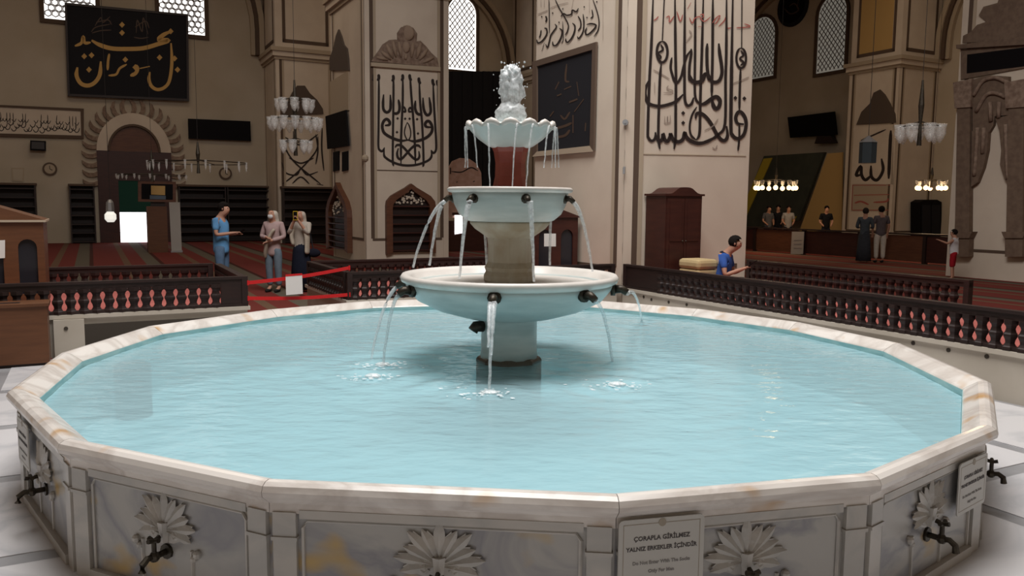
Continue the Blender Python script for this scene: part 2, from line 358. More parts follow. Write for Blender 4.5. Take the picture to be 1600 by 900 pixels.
# ------------------------------------------------------------------ windows
def window(name, pl, x0, x1, ytop, ybot, label, lightm, arched=True, lat='diamond', xm=None):
    a0, a1 = pl.a(x0, ybot), pl.a(x1, ybot)
    if a0 > a1: a0, a1 = a1, a0
    zb, zt = pl.z((x0+x1)/2, ybot), pl.z((x0+x1)/2, ytop); wd = a1-a0; c = (a0+a1)/2
    t = thing(name, pl.az(c, zb), label, 'window', kind='structure')
    def outline(ins):
        if not arched: return [(a0+ins, zb+ins), (a1-ins, zb+ins), (a1-ins, zt-ins), (a0+ins, zt-ins)]
        r = wd/2-ins; zc = zt-wd/2
        return [(a0+ins, zb+ins), (a1-ins, zb+ins)]+[(c+r*math.cos(math.pi*k/12), zc+r*math.sin(math.pi*k/12)) for k in range(13)]
    O, I = outline(-.16), outline(0)
    g = G()
    n = len(O)
    for i in range(n):
        j = (i+1) % n
        g.prism([pl.az(*O[i]), pl.az(*O[j]), pl.az(*I[j]), pl.az(*I[i])], pl.n*.1)
    g.out('window_frame', brown, t)
    g = G(); g.poly(pl, I, .012, .02, px=False); g.out('pane', lightm, t)
    inside = lambda a, z: (a0+.05 < a < a1-.05 and zb+.05 < z < zt-.05) and (not arched or z < zt-wd/2 or math.hypot(a-c, z-(zt-wd/2)) < wd/2-.05)
    g = G(); sp_ = .21 if lat == 'diamond' else .25
    if lat == 'diamond':
        for s in (1, -1):
            for k in range(-40, 60):
                st = None; pts = []
                for q in range(0, 120):
                    z = zb+q*.05; a = a0+k*sp_*1.2+s*(z-zb)*.8 - (0 if s > 0 else -wd)
                    if inside(a, z): pts.append((a, z))
                if len(pts) > 1: g.tube([pl.az(*pts[0], .04), pl.az(*pts[-1], .04)], .022, 4)
    else:
        for j in range(-1, 40):
            for i in range(-1, 14):
                a = a0+(i+.5*(j % 2))*sp_; z = zb+j*sp_*.866
                if not inside(a, z): continue
                R = sp_*.56
                for k in range(6):
                    t0, t1 = math.pi/6+k*math.pi/3, math.pi/6+(k+1)*math.pi/3
                    g.prism([pl.az(a+R*math.cos(t0), z+R*math.sin(t0), .025), pl.az(a+R*math.cos(t1), z+R*math.sin(t1), .025), pl.az(a+R*.72*math.cos(t1), z+R*.72*math.sin(t1), .025), pl.az(a+R*.72*math.cos(t0), z+R*.72*math.sin(t0), .025)], pl.n*.03)
    o = g.out('lattice', brown, t); o['kind'] = 'stuff'
    return t
window('window_1', PB, 70, 150, -60, 33, 'bright latticed window behind the left corner of the black banner', daylight, False, 'hex')
window('window_2', PB, 250, 320, -60, 53, 'bright latticed window above the right corner of the black banner', daylight, False, 'hex')
window('window_3', PB, 699, 743, -4, 110, 'bright arched lattice window right of the crested pillar', daylight)
window('window_4', PR_, 1168, 1210, 28, 122, 'dim arched lattice window just right of the big pillar', dimday)
window('window_5', PR_, 1276, 1320, -6, 112, 'dim arched lattice window left of the far right pier', dimday)
# ------------------------------------------------------------------ pool
RZ, WZ = .65, .55
px_v = {0: (16, 610), 1: (97, 690), 2: (413, 755), 3: (966, 779), 4: (1371, 745), 5: (1553, 668), 6: (1545, 597), 7: (1407, 537), 8: (1250, 504), 9: (1092, 483), 15: (95, 552), 14: (232, 510), 13: (420, 484)}
PV_ = []
for k in range(16):
    if k in px_v: q = atz(*px_v[k], RZ); PV_.append(Vector((q.x, q.y, 0)))
    else: a = math.radians(-150.9+22.5*k); PV_.append(FC+Vector((3.27*math.cos(a), 3.27*math.sin(a), 0)))
pool = thing('fountain_pool', (FC.x, FC.y, 0), 'sixteen-sided white marble fountain pool with carved panels and bronze taps', 'fountain pool')
def offs(d):                                                    # polygon offset inwards by d
    n = len(PV_); out = []
    for i in range(n):
        a, b, c = PV_[i-1], PV_[i], PV_[(i+1) % n]
        e1, e2 = (b-a).normalized(), (c-b).normalized(); n1, n2 = Vector((-e1.y, e1.x, 0)), Vector((-e2.y, e2.x, 0))
        bis = (n1+n2).normalized(); out.append(b+bis*(d/max(.3, bis.dot(n1))))
    return out
rim_prof = [(-.0, .585), (-.018, .60), (-.022, .62), (-.012, .642), (.008, .654), (.03, .656), (.06, .648), (.10, .622), (.132, .60), (.14, .59), (.14, .52), (.03, .52), (.03, .56), (.015, .572)]
rings = [offs(d) for d, z in rim_prof]
for i in range(16):
    j = (i+1) % 16; g = G(); vs = [[], []]
    for (d, z), rg in zip(rim_prof, rings):
        e = (rg[j]-rg[i]).normalized()*.0015
        vs[0].append(g.b.verts.new(rg[i]+e+ZZ*z)); vs[1].append(g.b.verts.new(rg[j]-e+ZZ*z))
    n = len(rim_prof)
    for k in range(n): g.b.faces.new((vs[0][k], vs[1][k], vs[1][(k+1) % n], vs[0][(k+1) % n]))
    g.b.faces.new(vs[0][::-1]); g.b.faces.new(vs[1]); g.out('rim_slab', marbr, pool)
O5, O8, O16 = offs(.045), offs(.06), offs(.139)
class Side:                                                     # local frame of one pool side
    def __init__(s, i):
        a, b = O5[i], O5[(i+1) % 16]; s.a, s.b = a, b; s.e = (b-a).normalized(); s.L = (b-a).length; s.n = Vector((s.e.y, -s.e.x, 0))
    def p(s, t, z, off=0): return s.a+s.e*t+s.n*off+ZZ*z
    def box(s, g, t0, t1, z0, z1, d0, d1): return g.prism([s.p(t0, z0, d0), s.p(t1, z0, d0), s.p(t1, z1, d0), s.p(t0, z1, d0)], s.n*(d1-d0))
def palmette(s, c, zc, R):
    g = G()
    for k in range(-5, 6):
        a = math.radians(k*19); L = R*(1.0 if k % 2 == 0 else .86); wd = R*.17
        d = Vector((math.sin(a), math.cos(a))); nn = Vector((d.y, -d.x)); sg = 1 if k > 0 else -1 if k < 0 else 0
        P = lambda r, x, o: s.p(c+d.x*r+nn.x*x, zc+d.y*r+nn.y*x, o)
        prof = [(.12, .03, .022), (.35, .09, .026), (.55, .13, .026), (.74, .12, .024), (.88, .07, .02), (1.0, .012, .016)]
        rows = [[g.b.verts.new(P(L*r, -R*w_+sg*R*.10*r*r, .0115)) for r, w_, o in prof], [g.b.verts.new(P(L*r, sg*R*.10*r*r, o)) for r, w_, o in prof], [g.b.verts.new(P(L*r, R*w_+sg*R*.10*r*r, .0115)) for r, w_, o in prof]]
        for x in (0, 1):
            for q in range(len(prof)-1): g.b.faces.new((rows[x][q], rows[x+1][q], rows[x+1][q+1], rows[x][q+1]))
    ol = []
    for k in range(-5, 6):
        for da, rr in ((-9.5, .62), (0, .93 if k % 2 == 0 else .80)): a = math.radians(k*19+da); ol.append((c+math.sin(a)*R*rr, zc+math.cos(a)*R*rr))
    a = math.radians(104.5); ol.append((c+math.sin(a)*R*.62, zc+math.cos(a)*R*.62)); ol += [(c+R*.25, zc-R*.3), (c-R*.25, zc-R*.3)]
    g.prism([s.p(x, z, 0) for x, z in ol], s.n*.011)
    for sg in (-1, 1):
        cur = [(sg*R*.10, R*.02), (sg*R*.30, R*.10), (sg*R*.42, -R*.04), (sg*R*.33, -R*.16), (sg*R*.24, -R*.08)]
        g.tube([s.p(c+q.x, zc+q.y, .010) for q in smooth_path(cur, 4)], .012, 6)
        for (x, z, r) in ((sg*R*.31, -R*.05, .018), (sg*R*1.0, -R*.42, .02), (sg*R*.88, -R*.55, .016)): g.ball(s.p(c+x, zc+z, .008), r, n=8)
        rib = [(sg*R*.80, -R*.38), (sg*R*.82, -R*.7), (sg*R*.80, -R*1.2), (sg*R*.80, -zc+.03)]
        g.tube([s.p(c+q.x, zc+q.y, .002) for q in smooth_path(rib, 4)], .009, 5)
    g.tube([s.p(c, zc+R*.2, .012), s.p(c, zc-R*.3, .012)], [.03, .018], 6)
    return g
tapmesh = None
def tap(s, c, z):
    r = G(); r.tube([s.p(c, z, 0), s.p(c, z, .012)], .034, 10); r.tube([s.p(c, z, .01), s.p(c, z, .075)], .014, 8); r.ball(s.p(c, z, .07), .024, n=8)
    t = r.out('tap', bronze, pool, s.p(c, z, 0))
    G().tube([s.p(c, z, .07), s.p(c, z+.005, .105), s.p(c, z-.012, .13), s.p(c, z-.045, .135)], [.013, .014, .015, .017], 8).out('spout', bronze, t)
    h = G(); h.tube([s.p(c, z+.015, .07), s.p(c, z+.07, .07)], .011, 8)
    h.tube([s.p(c-.03, z+.078, .07), s.p(c, z+.07, .07), s.p(c+.03, z+.078, .07)], [.011, .009, .011], 6); h.tube([s.p(c, z+.078, .04), s.p(c, z+.07, .07), s.p(c, z+.078, .10)], [.011, .009, .011], 6)
    h.out('tap_handle', bronze, t)
for i in range(16):
    s = Side(i); j = (i+1) % 16
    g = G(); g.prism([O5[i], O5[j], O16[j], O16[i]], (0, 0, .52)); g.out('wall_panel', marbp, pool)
    if i in (7, 8, 9, 10, 11, 12, 13): continue                 # outer faces turned away from the camera
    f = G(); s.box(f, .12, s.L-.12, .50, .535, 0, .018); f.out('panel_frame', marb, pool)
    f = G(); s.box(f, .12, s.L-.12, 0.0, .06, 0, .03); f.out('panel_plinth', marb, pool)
    for t0 in (.012, s.L-.012-.095):
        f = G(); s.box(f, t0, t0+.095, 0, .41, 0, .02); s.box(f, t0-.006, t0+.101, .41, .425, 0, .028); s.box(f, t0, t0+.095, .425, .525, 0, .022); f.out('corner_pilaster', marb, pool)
    f = G()                                                      # bead round the sunk field
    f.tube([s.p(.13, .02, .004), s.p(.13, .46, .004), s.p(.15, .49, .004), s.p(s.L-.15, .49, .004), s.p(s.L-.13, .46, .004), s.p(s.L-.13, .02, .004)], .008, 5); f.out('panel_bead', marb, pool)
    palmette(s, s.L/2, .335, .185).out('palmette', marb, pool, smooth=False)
    tap(s, s.L/2, .235)
inner = offs(.142)
g = G(); g.prism([p_+ZZ*.06 for p_ in inner], (0, 0, .04)); g.out('pool_floor', pooltile, pool)
for i in range(16):
    j = (i+1) % 16; a, b = inner[i], inner[j]; c = (FC-(a+b)/2).normalized()*-.004
    G().prism([a+ZZ*.1, b+ZZ*.1, b+ZZ*.587, a+ZZ*.587], c).out('pool_lining', lining, pool)
# water surface with gentle ripples
g = G(); b = g.b; NR = 46; prev = None; ed = offs(.144)
def rad_at(a):
    d = Vector((math.cos(a), math.sin(a), 0))
    for i in range(16):
        p_, q = ed[i]-FC, ed[(i+1) % 16]-FC; e = q-p_; den = d.x*e.y-d.y*e.x
        if abs(den) < 1e-9: continue
        t = (p_.x*e.y-p_.y*e.x)/den; sg = (p_.x*d.y-p_.y*d.x)/den
        if t > 0 and -1e-6 <= sg <= 1+1e-6: return t
    return 3
NA = 128; RA = [rad_at(2*math.pi*i/NA) for i in range(NA)]
SPL = [atz(765, 616, WZ), atz(598, 572, WZ), atz(583, 590, WZ), atz(965, 603, WZ), atz(1000, 505, WZ)]
for k in range(1, NR+1):
    ring = []
    for i in range(NA):
        a = 2*math.pi*i/NA; r = .24+(RA[i]-.24)*(k-1)/(NR-1); P = FC+Vector((math.cos(a)*r, math.sin(a)*r, 0)); h = .006*noise.noise(P*2.2)+.004*noise.noise(P*6)
        for s_ in SPL:
            d = (P-Vector((s_.x, s_.y, 0))).length; h += .012*math.cos(d*26)*math.exp(-d*3.2)
        ring.append(b.verts.new(P+ZZ*(WZ+h)))
    for i in range(NA):
        if prev: b.faces.new((prev[i], ring[i], ring[(i+1) % NA], prev[(i+1) % NA]))
    prev = ring
wt = g.out('pool_water', water, None, FC+ZZ*WZ, smooth=True); tag(wt, 'rippling pale turquoise water filling the marble pool', 'water')
for s_ in SPL[:4]:
    g = G()
    for k in range(60):
        a, r = random.random()*6.28, abs(random.gauss(0, .09)); q = Vector((s_.x+math.cos(a)*r*1.5, s_.y+math.sin(a)*r, WZ+.008)); g.ball(q, random.uniform(.004, .012), (1.6, 1, .35), 6)
    g.ball(Vector((s_.x, s_.y, WZ+.01)), .045, (1.3, 1, .45), 8); o = g.out('splash', splash_m, wt); o['kind'] = 'stuff'
dp = atz(210, 650, .1); G().lathe((dp.x, dp.y, .1), [(.13, 0), (.13, .40), (.10, .42)], 14).out('pool_drain', holem, pool)
# signs on the pool
def text_mesh(body, size, M_, m, parent, name='lettering'):
    c = bpy.data.curves.new('t', 'FONT'); c.body = body; c.size = size; c.align_x = 'CENTER'; c.extrude = .0004; c.offset = .0006; c.resolution_u = 2
    o = bpy.data.objects.new('t', c); COL.objects.link(o); bpy.context.view_layer.update()
    me = bpy.data.meshes.new_from_object(o.evaluated_get(bpy.context.evaluated_depsgraph_get())); bpy.data.objects.remove(o); bpy.data.curves.remove(c)
    me.transform(M_); org = M_.translation.copy()
    for v in me.vertices: v.co -= org
    me.materials.clear(); me.materials.append(m); return link(name, me, parent, org)
signp = mat('sign_plate', (.50, .49, .46), .4); signt = mat('sign_print', (.07, .06, .06), .6); signg = mat('sign_grey_print', (.24, .23, .22), .6); signl = mat('sign_gold_line', (.32, .28, .22), .5)
def plaque(i, t0, t1, z0, z1, label):
    s = Side(i); d = .034; t = thing('sign_plaque', s.p((t0+t1)/2, z0, d), label, 'sign', 'usage signs on the pool'); wd = t1-t0; r = .02
    pts = []
    for cx, cz, a0 in ((t1-r, z1-r, 0), (t0+r, z1-r, 90), (t0+r, z0+r, 180), (t1-r, z0+r, 270)):
        for k in range(4): a = math.radians(a0+30*k); pts.append((cx+r*math.cos(a), cz+r*math.sin(a)))
    G().prism([s.p(x, z, d) for x, z in pts], s.n*.006).out('plate', signp, t)
    f = G(); e = .018
    for (a, b_, c_, d_) in ((t0+e, t1-e, z1-e-.003, z1-e), (t0+e, t0+e+.003, z0+e, z1-e), (t1-e-.003, t1-e, z0+e, z1-e), (t0+e, t1-e, z0+e, z0+e+.003)): s.box(f, a, b_, c_, d_, d+.006, d+.0066)
    f.out('border_line', signl, t)
    G().tube([s.p((t0+t1)/2, z1-e, d+.006), s.p((t0+t1)/2, z1-e, d+.0075)], .016, 14).out('emblem', signl, t)
    for body, sz, zz, m in (('ÇORAPLA GİRİLMEZ', .030, .085, signt), ('YALNIZ ERKEKLER İÇİNDİR', .028, .125, signt), ('Do Not Enter With The Socks', .023, .18, signg), ('Only For Men', .023, .215, signg)):
        p_ = s.p((t0+t1)/2, z1-zz, d+.007); M_ = Matrix((s.e, ZZ, s.n)).transposed().to_4x4(); M_.translation = p_
        o = text_mesh(body, sz*.84*wd/.36, M_, m, t)
s3 = Side(3)
plaque(3, .0, .355, .27, .558, 'white instruction sign on the front panel below the rim, its print easiest to read')
plaque(4, Side(4).L-.36, Side(4).L-.03, .27, .53, 'white instruction sign at the right corner of the pool beside a bronze tap')
plaque(0, .12, .42, .27, .53, 'white instruction sign on the far left panel of the pool, seen edge-on')
# ------------------------------------------------------------------ tiered fountain
ft = thing('tiered_fountain', (FC.x, FC.y, .1), 'tiered marble fountain with three basins in the middle of the pool', 'fountain')
c0 = Vector((FC.x, FC.y, 0))
G().lathe(c0, [(.25, .1), (.25, .565), (.24, .58), (.225, .59)], 8).out('base_plinth', mat('wet_dark_stone', (.10, .075, .055), .4), ft)
G().lathe(c0, [(.222, .57), (.213, .64), (.213, .86), (.235, .90)], 24).out('lower_stem', fmarb, ft, smooth=True)
G().lathe(c0, [(.22, .885), (.36, .90), (.55, .955), (.70, 1.03), (.775, 1.12), (.79, 1.165), (.70, 1.165), (.66, 1.13), (.4, 1.10)], 48).out('lower_basin', fmarb, ft, smooth=True)
G().lathe(c0, [(.785, 1.155), (.815, 1.17), (.825, 1.20), (.81, 1.222), (.78, 1.222), (.75, 1.20), (.72, 1.15), (.60, 1.12)], 48).out('basin_lip', rimwhite, ft, smooth=True)
G().lathe(c0, [(.73, 1.14), (.73, 1.150)], 40).out('basin_water', water, ft)
G().lathe(c0, [(.165, 1.12), (.195, 1.17), (.195, 1.21), (.18, 1.24), (.19, 1.27), (.165, 1.31), (.165, 1.44), (.172, 1.50)], 8).out('upper_stem', fstone, ft)
G().lathe(c0, [(.165, 1.49), (.20, 1.515), (.265, 1.56), (.30, 1.60), (.302, 1.615)], 24).out('middle_cup', fstone, ft, smooth=True)
G().lathe(c0, [(.28, 1.61), (.33, 1.625), (.385, 1.67), (.42, 1.74), (.435, 1.80), (.44, 1.83)], 32).out('middle_basin', fmarb, ft, smooth=True)
G().lathe(c0, [(.43, 1.825), (.465, 1.835), (.475, 1.855), (.46, 1.868), (.42, 1.868), (.40, 1.84)], 32).out('basin_lip', rimwhite, ft, smooth=True)
G().lathe(c0, [(.16, 1.83), (.13, 1.88), (.115, 1.95), (.112, 2.05), (.125, 2.13), (.14, 2.165)], 8).out('red_column', redmarb, ft)
g = G(); N = 96; rg = []
for r, z, am in ((.10, 2.15, 0), (.17, 2.175, 0), (.24, 2.225, .006), (.285, 2.27, .014), (.312, 2.30, .022), (.325, 2.318, .026), (.31, 2.332, .022), (.27, 2.31, .012), (.15, 2.25, 0)):
    rg.append([g.b.verts.new(c0+Vector(((r+am*abs(math.sin(a*7))-am*.5)*math.cos(a), (r+am*abs(math.sin(a*7))-am*.5)*math.sin(a), z+am*.9*(abs(math.sin(a*7))-.5)))) for a in [2*math.pi*i/N for i in range(N)]])
for A, B in zip(rg, rg[1:]):
    for i in range(N): g.b.faces.new((A[i], A[(i+1) % N], B[(i+1) % N], B[i]))
g.b.faces.new(rg[0][::-1]); g.b.faces.new(rg[-1]); g.out('scalloped_bowl', mat('pale_bowl', (.58, .62, .60), .3, (.50, .55, .53), 6), ft, smooth=True)
for k in range(14):                                              # curled lobes of the bowl lip
    a = math.pi*(k+.5)/7; d = Vector((math.cos(a), math.sin(a), 0)); tt = Vector((-d.y, d.x, 0)); q = c0+d*.315+ZZ*2.322
    G().tube([q-tt*.062-ZZ*.018, q-tt*.03+ZZ*.004, q+ZZ*.012, q+tt*.03+ZZ*.004, q+tt*.062-ZZ*.018], [.012, .022, .025, .022, .012], 8).out('lip_lobe', rimwhite, ft, smooth=True)
def pol(r, deg, z): a = math.radians(deg); return c0+Vector((r*math.sin(a), -r*math.cos(a), z))   # deg 0 = toward camera, + = right
def spoutp(r, deg, z, L=.09, rr=.026):
    g = G(); g.tube([pol(r-.02, deg, z), pol(r+.012, deg, z)], rr*1.45, 10); g.tube([pol(r, deg, z), pol(r+L*.6, deg, z+.004), pol(r+L, deg, z-.022)], [rr, rr*.9, rr*.8], 8); g.out('bronze_spout', bronze, ft, smooth=True)
def fall(P, Q, r0=.012, r1=.007, name='water_stream', nn=14, out_=1.0):
    P, Q = Vector(P), Vector(Q); pts = []
    for k in range(nn+1):
        t = k/nn; h = P.lerp(Q, t); h.z = P.z+(Q.z-P.z)*(t*t*.8+t*.2); jit = .003*t
        pts.append(h+Vector((random.uniform(-jit, jit), random.uniform(-jit, jit), 0)))
    o = G().tube(pts, [r0+(r1-r0)*k/nn for k in range(nn+1)], 6).out(name, stream_m, ft, smooth=True); return o
def at_depth(x, y, D): d = ray(x, y); return d*(D/d.y)+ZZ*HC
for dg in (-88, -36, 15, 70, 139, -150): spoutp(.425, dg, 1.785, .07, .024)
for dg, q in ((-95, (645, 418, 6.15)), (-80, (671, 415, 6.0)), (-36, (718, 436, 5.62)), (15, (834, 440, 5.6)), (70, (926, 424, 6.05)), (139, (859, 414, 6.5)), (-150, (761, 414, 6.55))):
    fall(pol(.49, dg, 1.765), at_depth(*q), .017, .010)
    if abs(dg) < 40: fall(pol(.49, dg+2, 1.765), at_depth(q[0]+1, q[1]-4, q[2]), .02, .004)
for dg in (-100, -62, -7, 41, 78, 150, -150): spoutp(.79, dg, 1.125, .10, .033)
for dg, q in ((-62, (598, 572)), (-100, (580, 560)), (-7, (765, 616)), (41, (957, 565)), (78, (1003, 500))):
    e = atz(*q, WZ); fall(pol(.89, dg, 1.095), e, .016, .010)
e = atz(765, 616, WZ); fall(pol(.89, -6.2, 1.10), Vector((e.x+.01, e.y, WZ+.25)), .024, .008); fall(pol(.89, -7.8, 1.10), Vector((e.x-.01, e.y, WZ+.3)), .020, .008)
G().tube([c0+Vector((-.20, -.09, .83)), c0+Vector((-.25, -.12, .83)), c0+Vector((-.27, -.13, .80))], [.045, .042, .04], 10).out('bronze_spout', bronze, ft, smooth=True)
for dg, x, D in ((-92, 727, 6.1), (-78, 731, 6.0), (-55, 746, 5.85), (-28, 765, 5.7), (8, 800, 5.66), (28, 822, 5.7), (55, 850, 5.8), (72, 868, 5.95), (84, 873, 6.1), (100, 862, 6.3)):
    hi = 295 if abs(dg) < 30 else 262
    fall(pol(.34, dg, 2.31), at_depth(x, hi, D), .009, .005)
# plume
def lump(cx, cz, r, sx, sz, seed, amp=.25, m=froth, name='water_plume'):
    g = G(); bmesh.ops.create_icosphere(g.b, subdivisions=4, radius=1)
    for v in g.b.verts:
        q = v.co.copy(); k = 1+amp*noise.noise(q*3+Vector((seed, 0, 0)))+amp*.5*noise.noise(q*8+Vector((0, seed, 0)))
        v.co = c0+Vector((q.x*r*sx*k+cx, q.y*r*sx*k, q.z*r*sz*k+cz))
    return g.out(name, m, ft, smooth=True)
lump(0, 2.41, .115, 1, .82, 1, .12); lump(0, 2.60, .105, .85, 1.4, 4, .35); lump(.0, 2.69, .075, .9, 1.0, 9, .45)
g = G()
for k in range(110):
    a, r, z = random.random()*6.28, abs(random.gauss(.06, .05)), random.uniform(2.34, 2.79); g.ball(c0+Vector((math.cos(a)*r, math.sin(a)*r, z)), random.uniform(.003, .009), n=5)
o = g.out('water_drops', froth, ft); o['kind'] = 'stuff'
# ------------------------------------------------------------------ balustrades
def bal_mesh():
    pr = [(.064, 0), (.064, .035), (.055, .045), (.042, .07), (.048, .10), (.064, .13), (.064, .15), (.052, .165), (.042, .20), (.050, .225), (.064, .24), (.064, .28)]
    g = G(); g.lathe((0, 0, 0), pr, 6); b = g.b; bmesh.ops.recalc_face_normals(b, faces=b.faces[:]); me = bpy.data.meshes.new('baluster'); b.to_mesh(me); b.free(); me.materials.append(darkwood); return me
BAL = bal_mesh()
def balustrade(u0, v0, u1, v1, label, pitch=.128, z0=.475, s0=.12, s1=.12):
    A, B = W(u0, v0, z0), W(u1, v1, z0); e = (B-A).normalized(); L = (B-A).length; n = Vector((e.y, -e.x, 0))
    t = thing('balustrade', (A+B)/2, label, 'balustrade', 'low dark wooden balustrades on the platforms')
    def bx(nm, a, b, w_, za, zb): p = A+e*a; q = A+e*b; return G().prism([p+n*w_+ZZ*za, q+n*w_+ZZ*za, q-n*w_+ZZ*za, p-n*w_+ZZ*za], (0, 0, zb-za)).out(nm, darkwood, t)
    bx('top_rail', 0, L, .045, .335, .365); bx('frieze_board', 0, L, .03, .275, .335); bx('bottom_rail', 0, L, .04, 0, .035)
    for a in (0, L-.07): bx('post', a, a+.07, .045, .035, .335)
    if s0 > .15: bx('end_board', .07, s0-.03, .03, .035, .275)
    if s1 > .15: bx('end_board', L-s1+.03, L-.07, .03, .035, .275)
    k = int((L-s0-s1)/pitch)
    for i in range(k+1): link('baluster', BAL, t, A+e*(s0+i*pitch)+ZZ*.0)
    return t
balustrade(-1.9, VF+.06, 1.66, VF+.06, 'dark balustrade at the pool edge on the left, red carpet glimpsed between its turned balusters', s1=.34)
balustrade(-1.9, VR-.06, 1.55, VR-.06, 'rear rail of the left platform, nearest to the man in the blue shirt')
balustrade(1.61, VF+.12, 1.61, VR-.12, 'short side rail closing the left platform beside the passage')
balustrade(2.92, VF+.14, UF-.1, VF+.14, 'dark balustrade behind the fountain basin, right of the red tape')
balustrade(2.95, VF+.2, 2.95, VR-.12, 'short side rail right of the passage with the red tape')
balustrade(3.02, VR-.06, UF-.1, VR-.06, 'rear rail of the middle platform in front of the arched bookcase')
balustrade(UF+.06, 10.2, UF+.06, 2.4, 'long dark balustrade along the right side of the pool', pitch=.132, s0=.9)
balustrade(UR-.05, 10.2, UR-.05, 6.3, 'rear balustrade right of the seated man, in front of the small child', pitch=.132)
# ------------------------------------------------------------------ lettering on the pillars
P1R, P1L = Pl('v', P1V), Pl('u', P1U)
A, B = crop(990, 0, 7.2), crop(990, 115, 7.2)
def J(a, b, wd):                                                 # stroke running through both crops
    return ([(990+x/7.2, y/7.2) for x, y in a]+[(990+x/7.2, 115+y/7.2) for x, y in b], wd/7.2)
def ell(cx, cy, rx, ry, f, wd): return f([(cx+rx*math.sin(2*math.pi*k/14), cy-ry*math.cos(2*math.pi*k/14)) for k in range(15)], wd)
st = [J([(216, -60), (195, 500)], [(174, 60), (155, 640), (165, 725), (200, 758), (235, 730), (242, 660)], 24),
      J([(342, -60), (318, 455)], [], 24), ell(316, 585, 60, 118, A, 22), A([(300, 500), (325, 560), (270, 600), (300, 640), (285, 670)], 18), J([(305, 715)], [(290, 60), (280, 350), (272, 650), (278, 760), (290, 850)], 23),
      J([(458, -60), (465, 600)], [(470, 60), (467, 400), (465, 720), (448, 850)], 24),
      J([(570, -60), (566, 600)], [(566, 60), (570, 290), (600, 360), (645, 340), (668, 270)], 24),
      J([(690, -60), (686, 600)], [(683, 60), (690, 270), (740, 345)], 22),
      J([(780, -60), (762, 600)], [(752, 60), (745, 300), (742, 500), (735, 680), (700, 750)], 24),
      J([(886, -60), (882, 600)], [(876, 60), (873, 270)], 24),
      J([(1040, -60), (1036, 600)], [(1028, 60), (1022, 560), (950, 685), (880, 735), (760, 775)], 24),
      J([(1110, -60), (1098, 600)], [(1094, 60), (1088, 600), (1105, 690), (1165, 732), (1230, 690), (1258, 590), (1250, 500), (1205, 435), (1165, 440), (1142, 500), (1165, 560), (1235, 570)], 30),
      J([(1212, -60), (1208, 545)], [], 22), ell(1203, 655, 54, 112, A, 20), A([(1200, 570), (1230, 620), (1190, 660), (1230, 700), (1195, 740)], 17), J([(1198, 770)], [(1188, 200), (1184, 420)], 21), B([(1184, 560), (1182, 740), (1168, 870)], 18),
      J([(952, 490), (962, 600), (985, 750)], [(985, 10), (955, 80), (905, 98), (860, 70), (838, 0)], 30), J([(822, 490), (818, 600), (822, 760), (840, 890)], [(850, 60)], 28),
      J([(822, 850)], [(795, 10), (765, 80), (700, 100), (645, 75), (620, 10)], 34), J([(642, 550), (640, 620), (622, 740), (620, 890)], [(640, 60)], 24),
      J([(648, 555), (590, 640), (555, 760), (530, 860)], [(490, 100), (455, 85), (430, 10), (412, -60), (418, -140), (426, -180)], 22),
      B([(165, 80), (128, 170), (128, 250), (165, 335), (280, 368), (400, 345), (480, 308), (552, 235)], 36), B([(740, 350), (800, 335), (870, 285), (925, 262), (965, 300), (955, 370), (920, 395), (888, 350), (880, 290)], 34),
      B([(692, 510), (702, 455), (750, 448), (810, 490), (870, 570), (930, 680), (980, 742), (1022, 752), (1050, 700), (1040, 590)], 30), B([(705, 375), (650, 470), (625, 590), (640, 690), (700, 750)], 18),
      B([(238, 660), (252, 725), (290, 760), (320, 730), (325, 680), (345, 745), (375, 762), (405, 710), (410, 680), (440, 745), (500, 768), (550, 735), (568, 665), (590, 715), (650, 765), (740, 785), (850, 755), (930, 690)], 32)]
st += [dia(990+x/7.2, 115+y/7.2, 5.2) for x, y in ((1138, 275), (1240, 280), (552, 445), (552, 555))]
ribbons('black_lettering', P1R, [(q_, w_*(1.3 if w_ < 5 else 1)) for q_, w_ in st], ink, p1)
ribbons('faded_lettering', P1R, [A([(215, 785), (300, 830), (400, 890)], 14), B([(1110, 112), (1200, 80), (1295, 38)], 14), A([(620, 340), (645, 390), (590, 470)], 16), B([(790, 642), (880, 595), (945, 510)], 14), B([(330, 215), (420, 215), (430, 190), (370, 170), (385, 135)], 14), B([(345, 480), (345, 550), (372, 550), (375, 480), (378, 550), (405, 540), (405, 470)], 12), B([(230, 100), (230, 220)], 16), B([(880, 830), (915, 850), (935, 805)], 12)], faintink, p1)
ribbons('red_lettering', P1R, [A(q, 13) for q in ([(220, 232), (250, 215), (275, 185)], [(360, 200), (395, 185), (400, 250), (460, 170)], [(480, 130), (520, 240), (548, 165)], [(600, 100), (640, 30)], [(620, 200), (655, 262), (680, 210), (735, 190), (765, 230), (800, 240), (860, 190)], [(740, 170), (780, 165), (770, 205)], [(880, 262), (920, 205), (965, 180), (930, 250), (900, 275)], [(950, 300), (1010, 240), (1040, 190), (1045, 310), (1100, 312)], [(1150, 312), (1210, 312), (1305, 298), (1240, 268)], [(720, 300), (760, 300)])], redink, p1)
G().poly(P1R, [(1003, 240), (1165, 243), (1165, 244.5), (1003, 241.5)], .002, .008).out('panel_line', tan, p1)
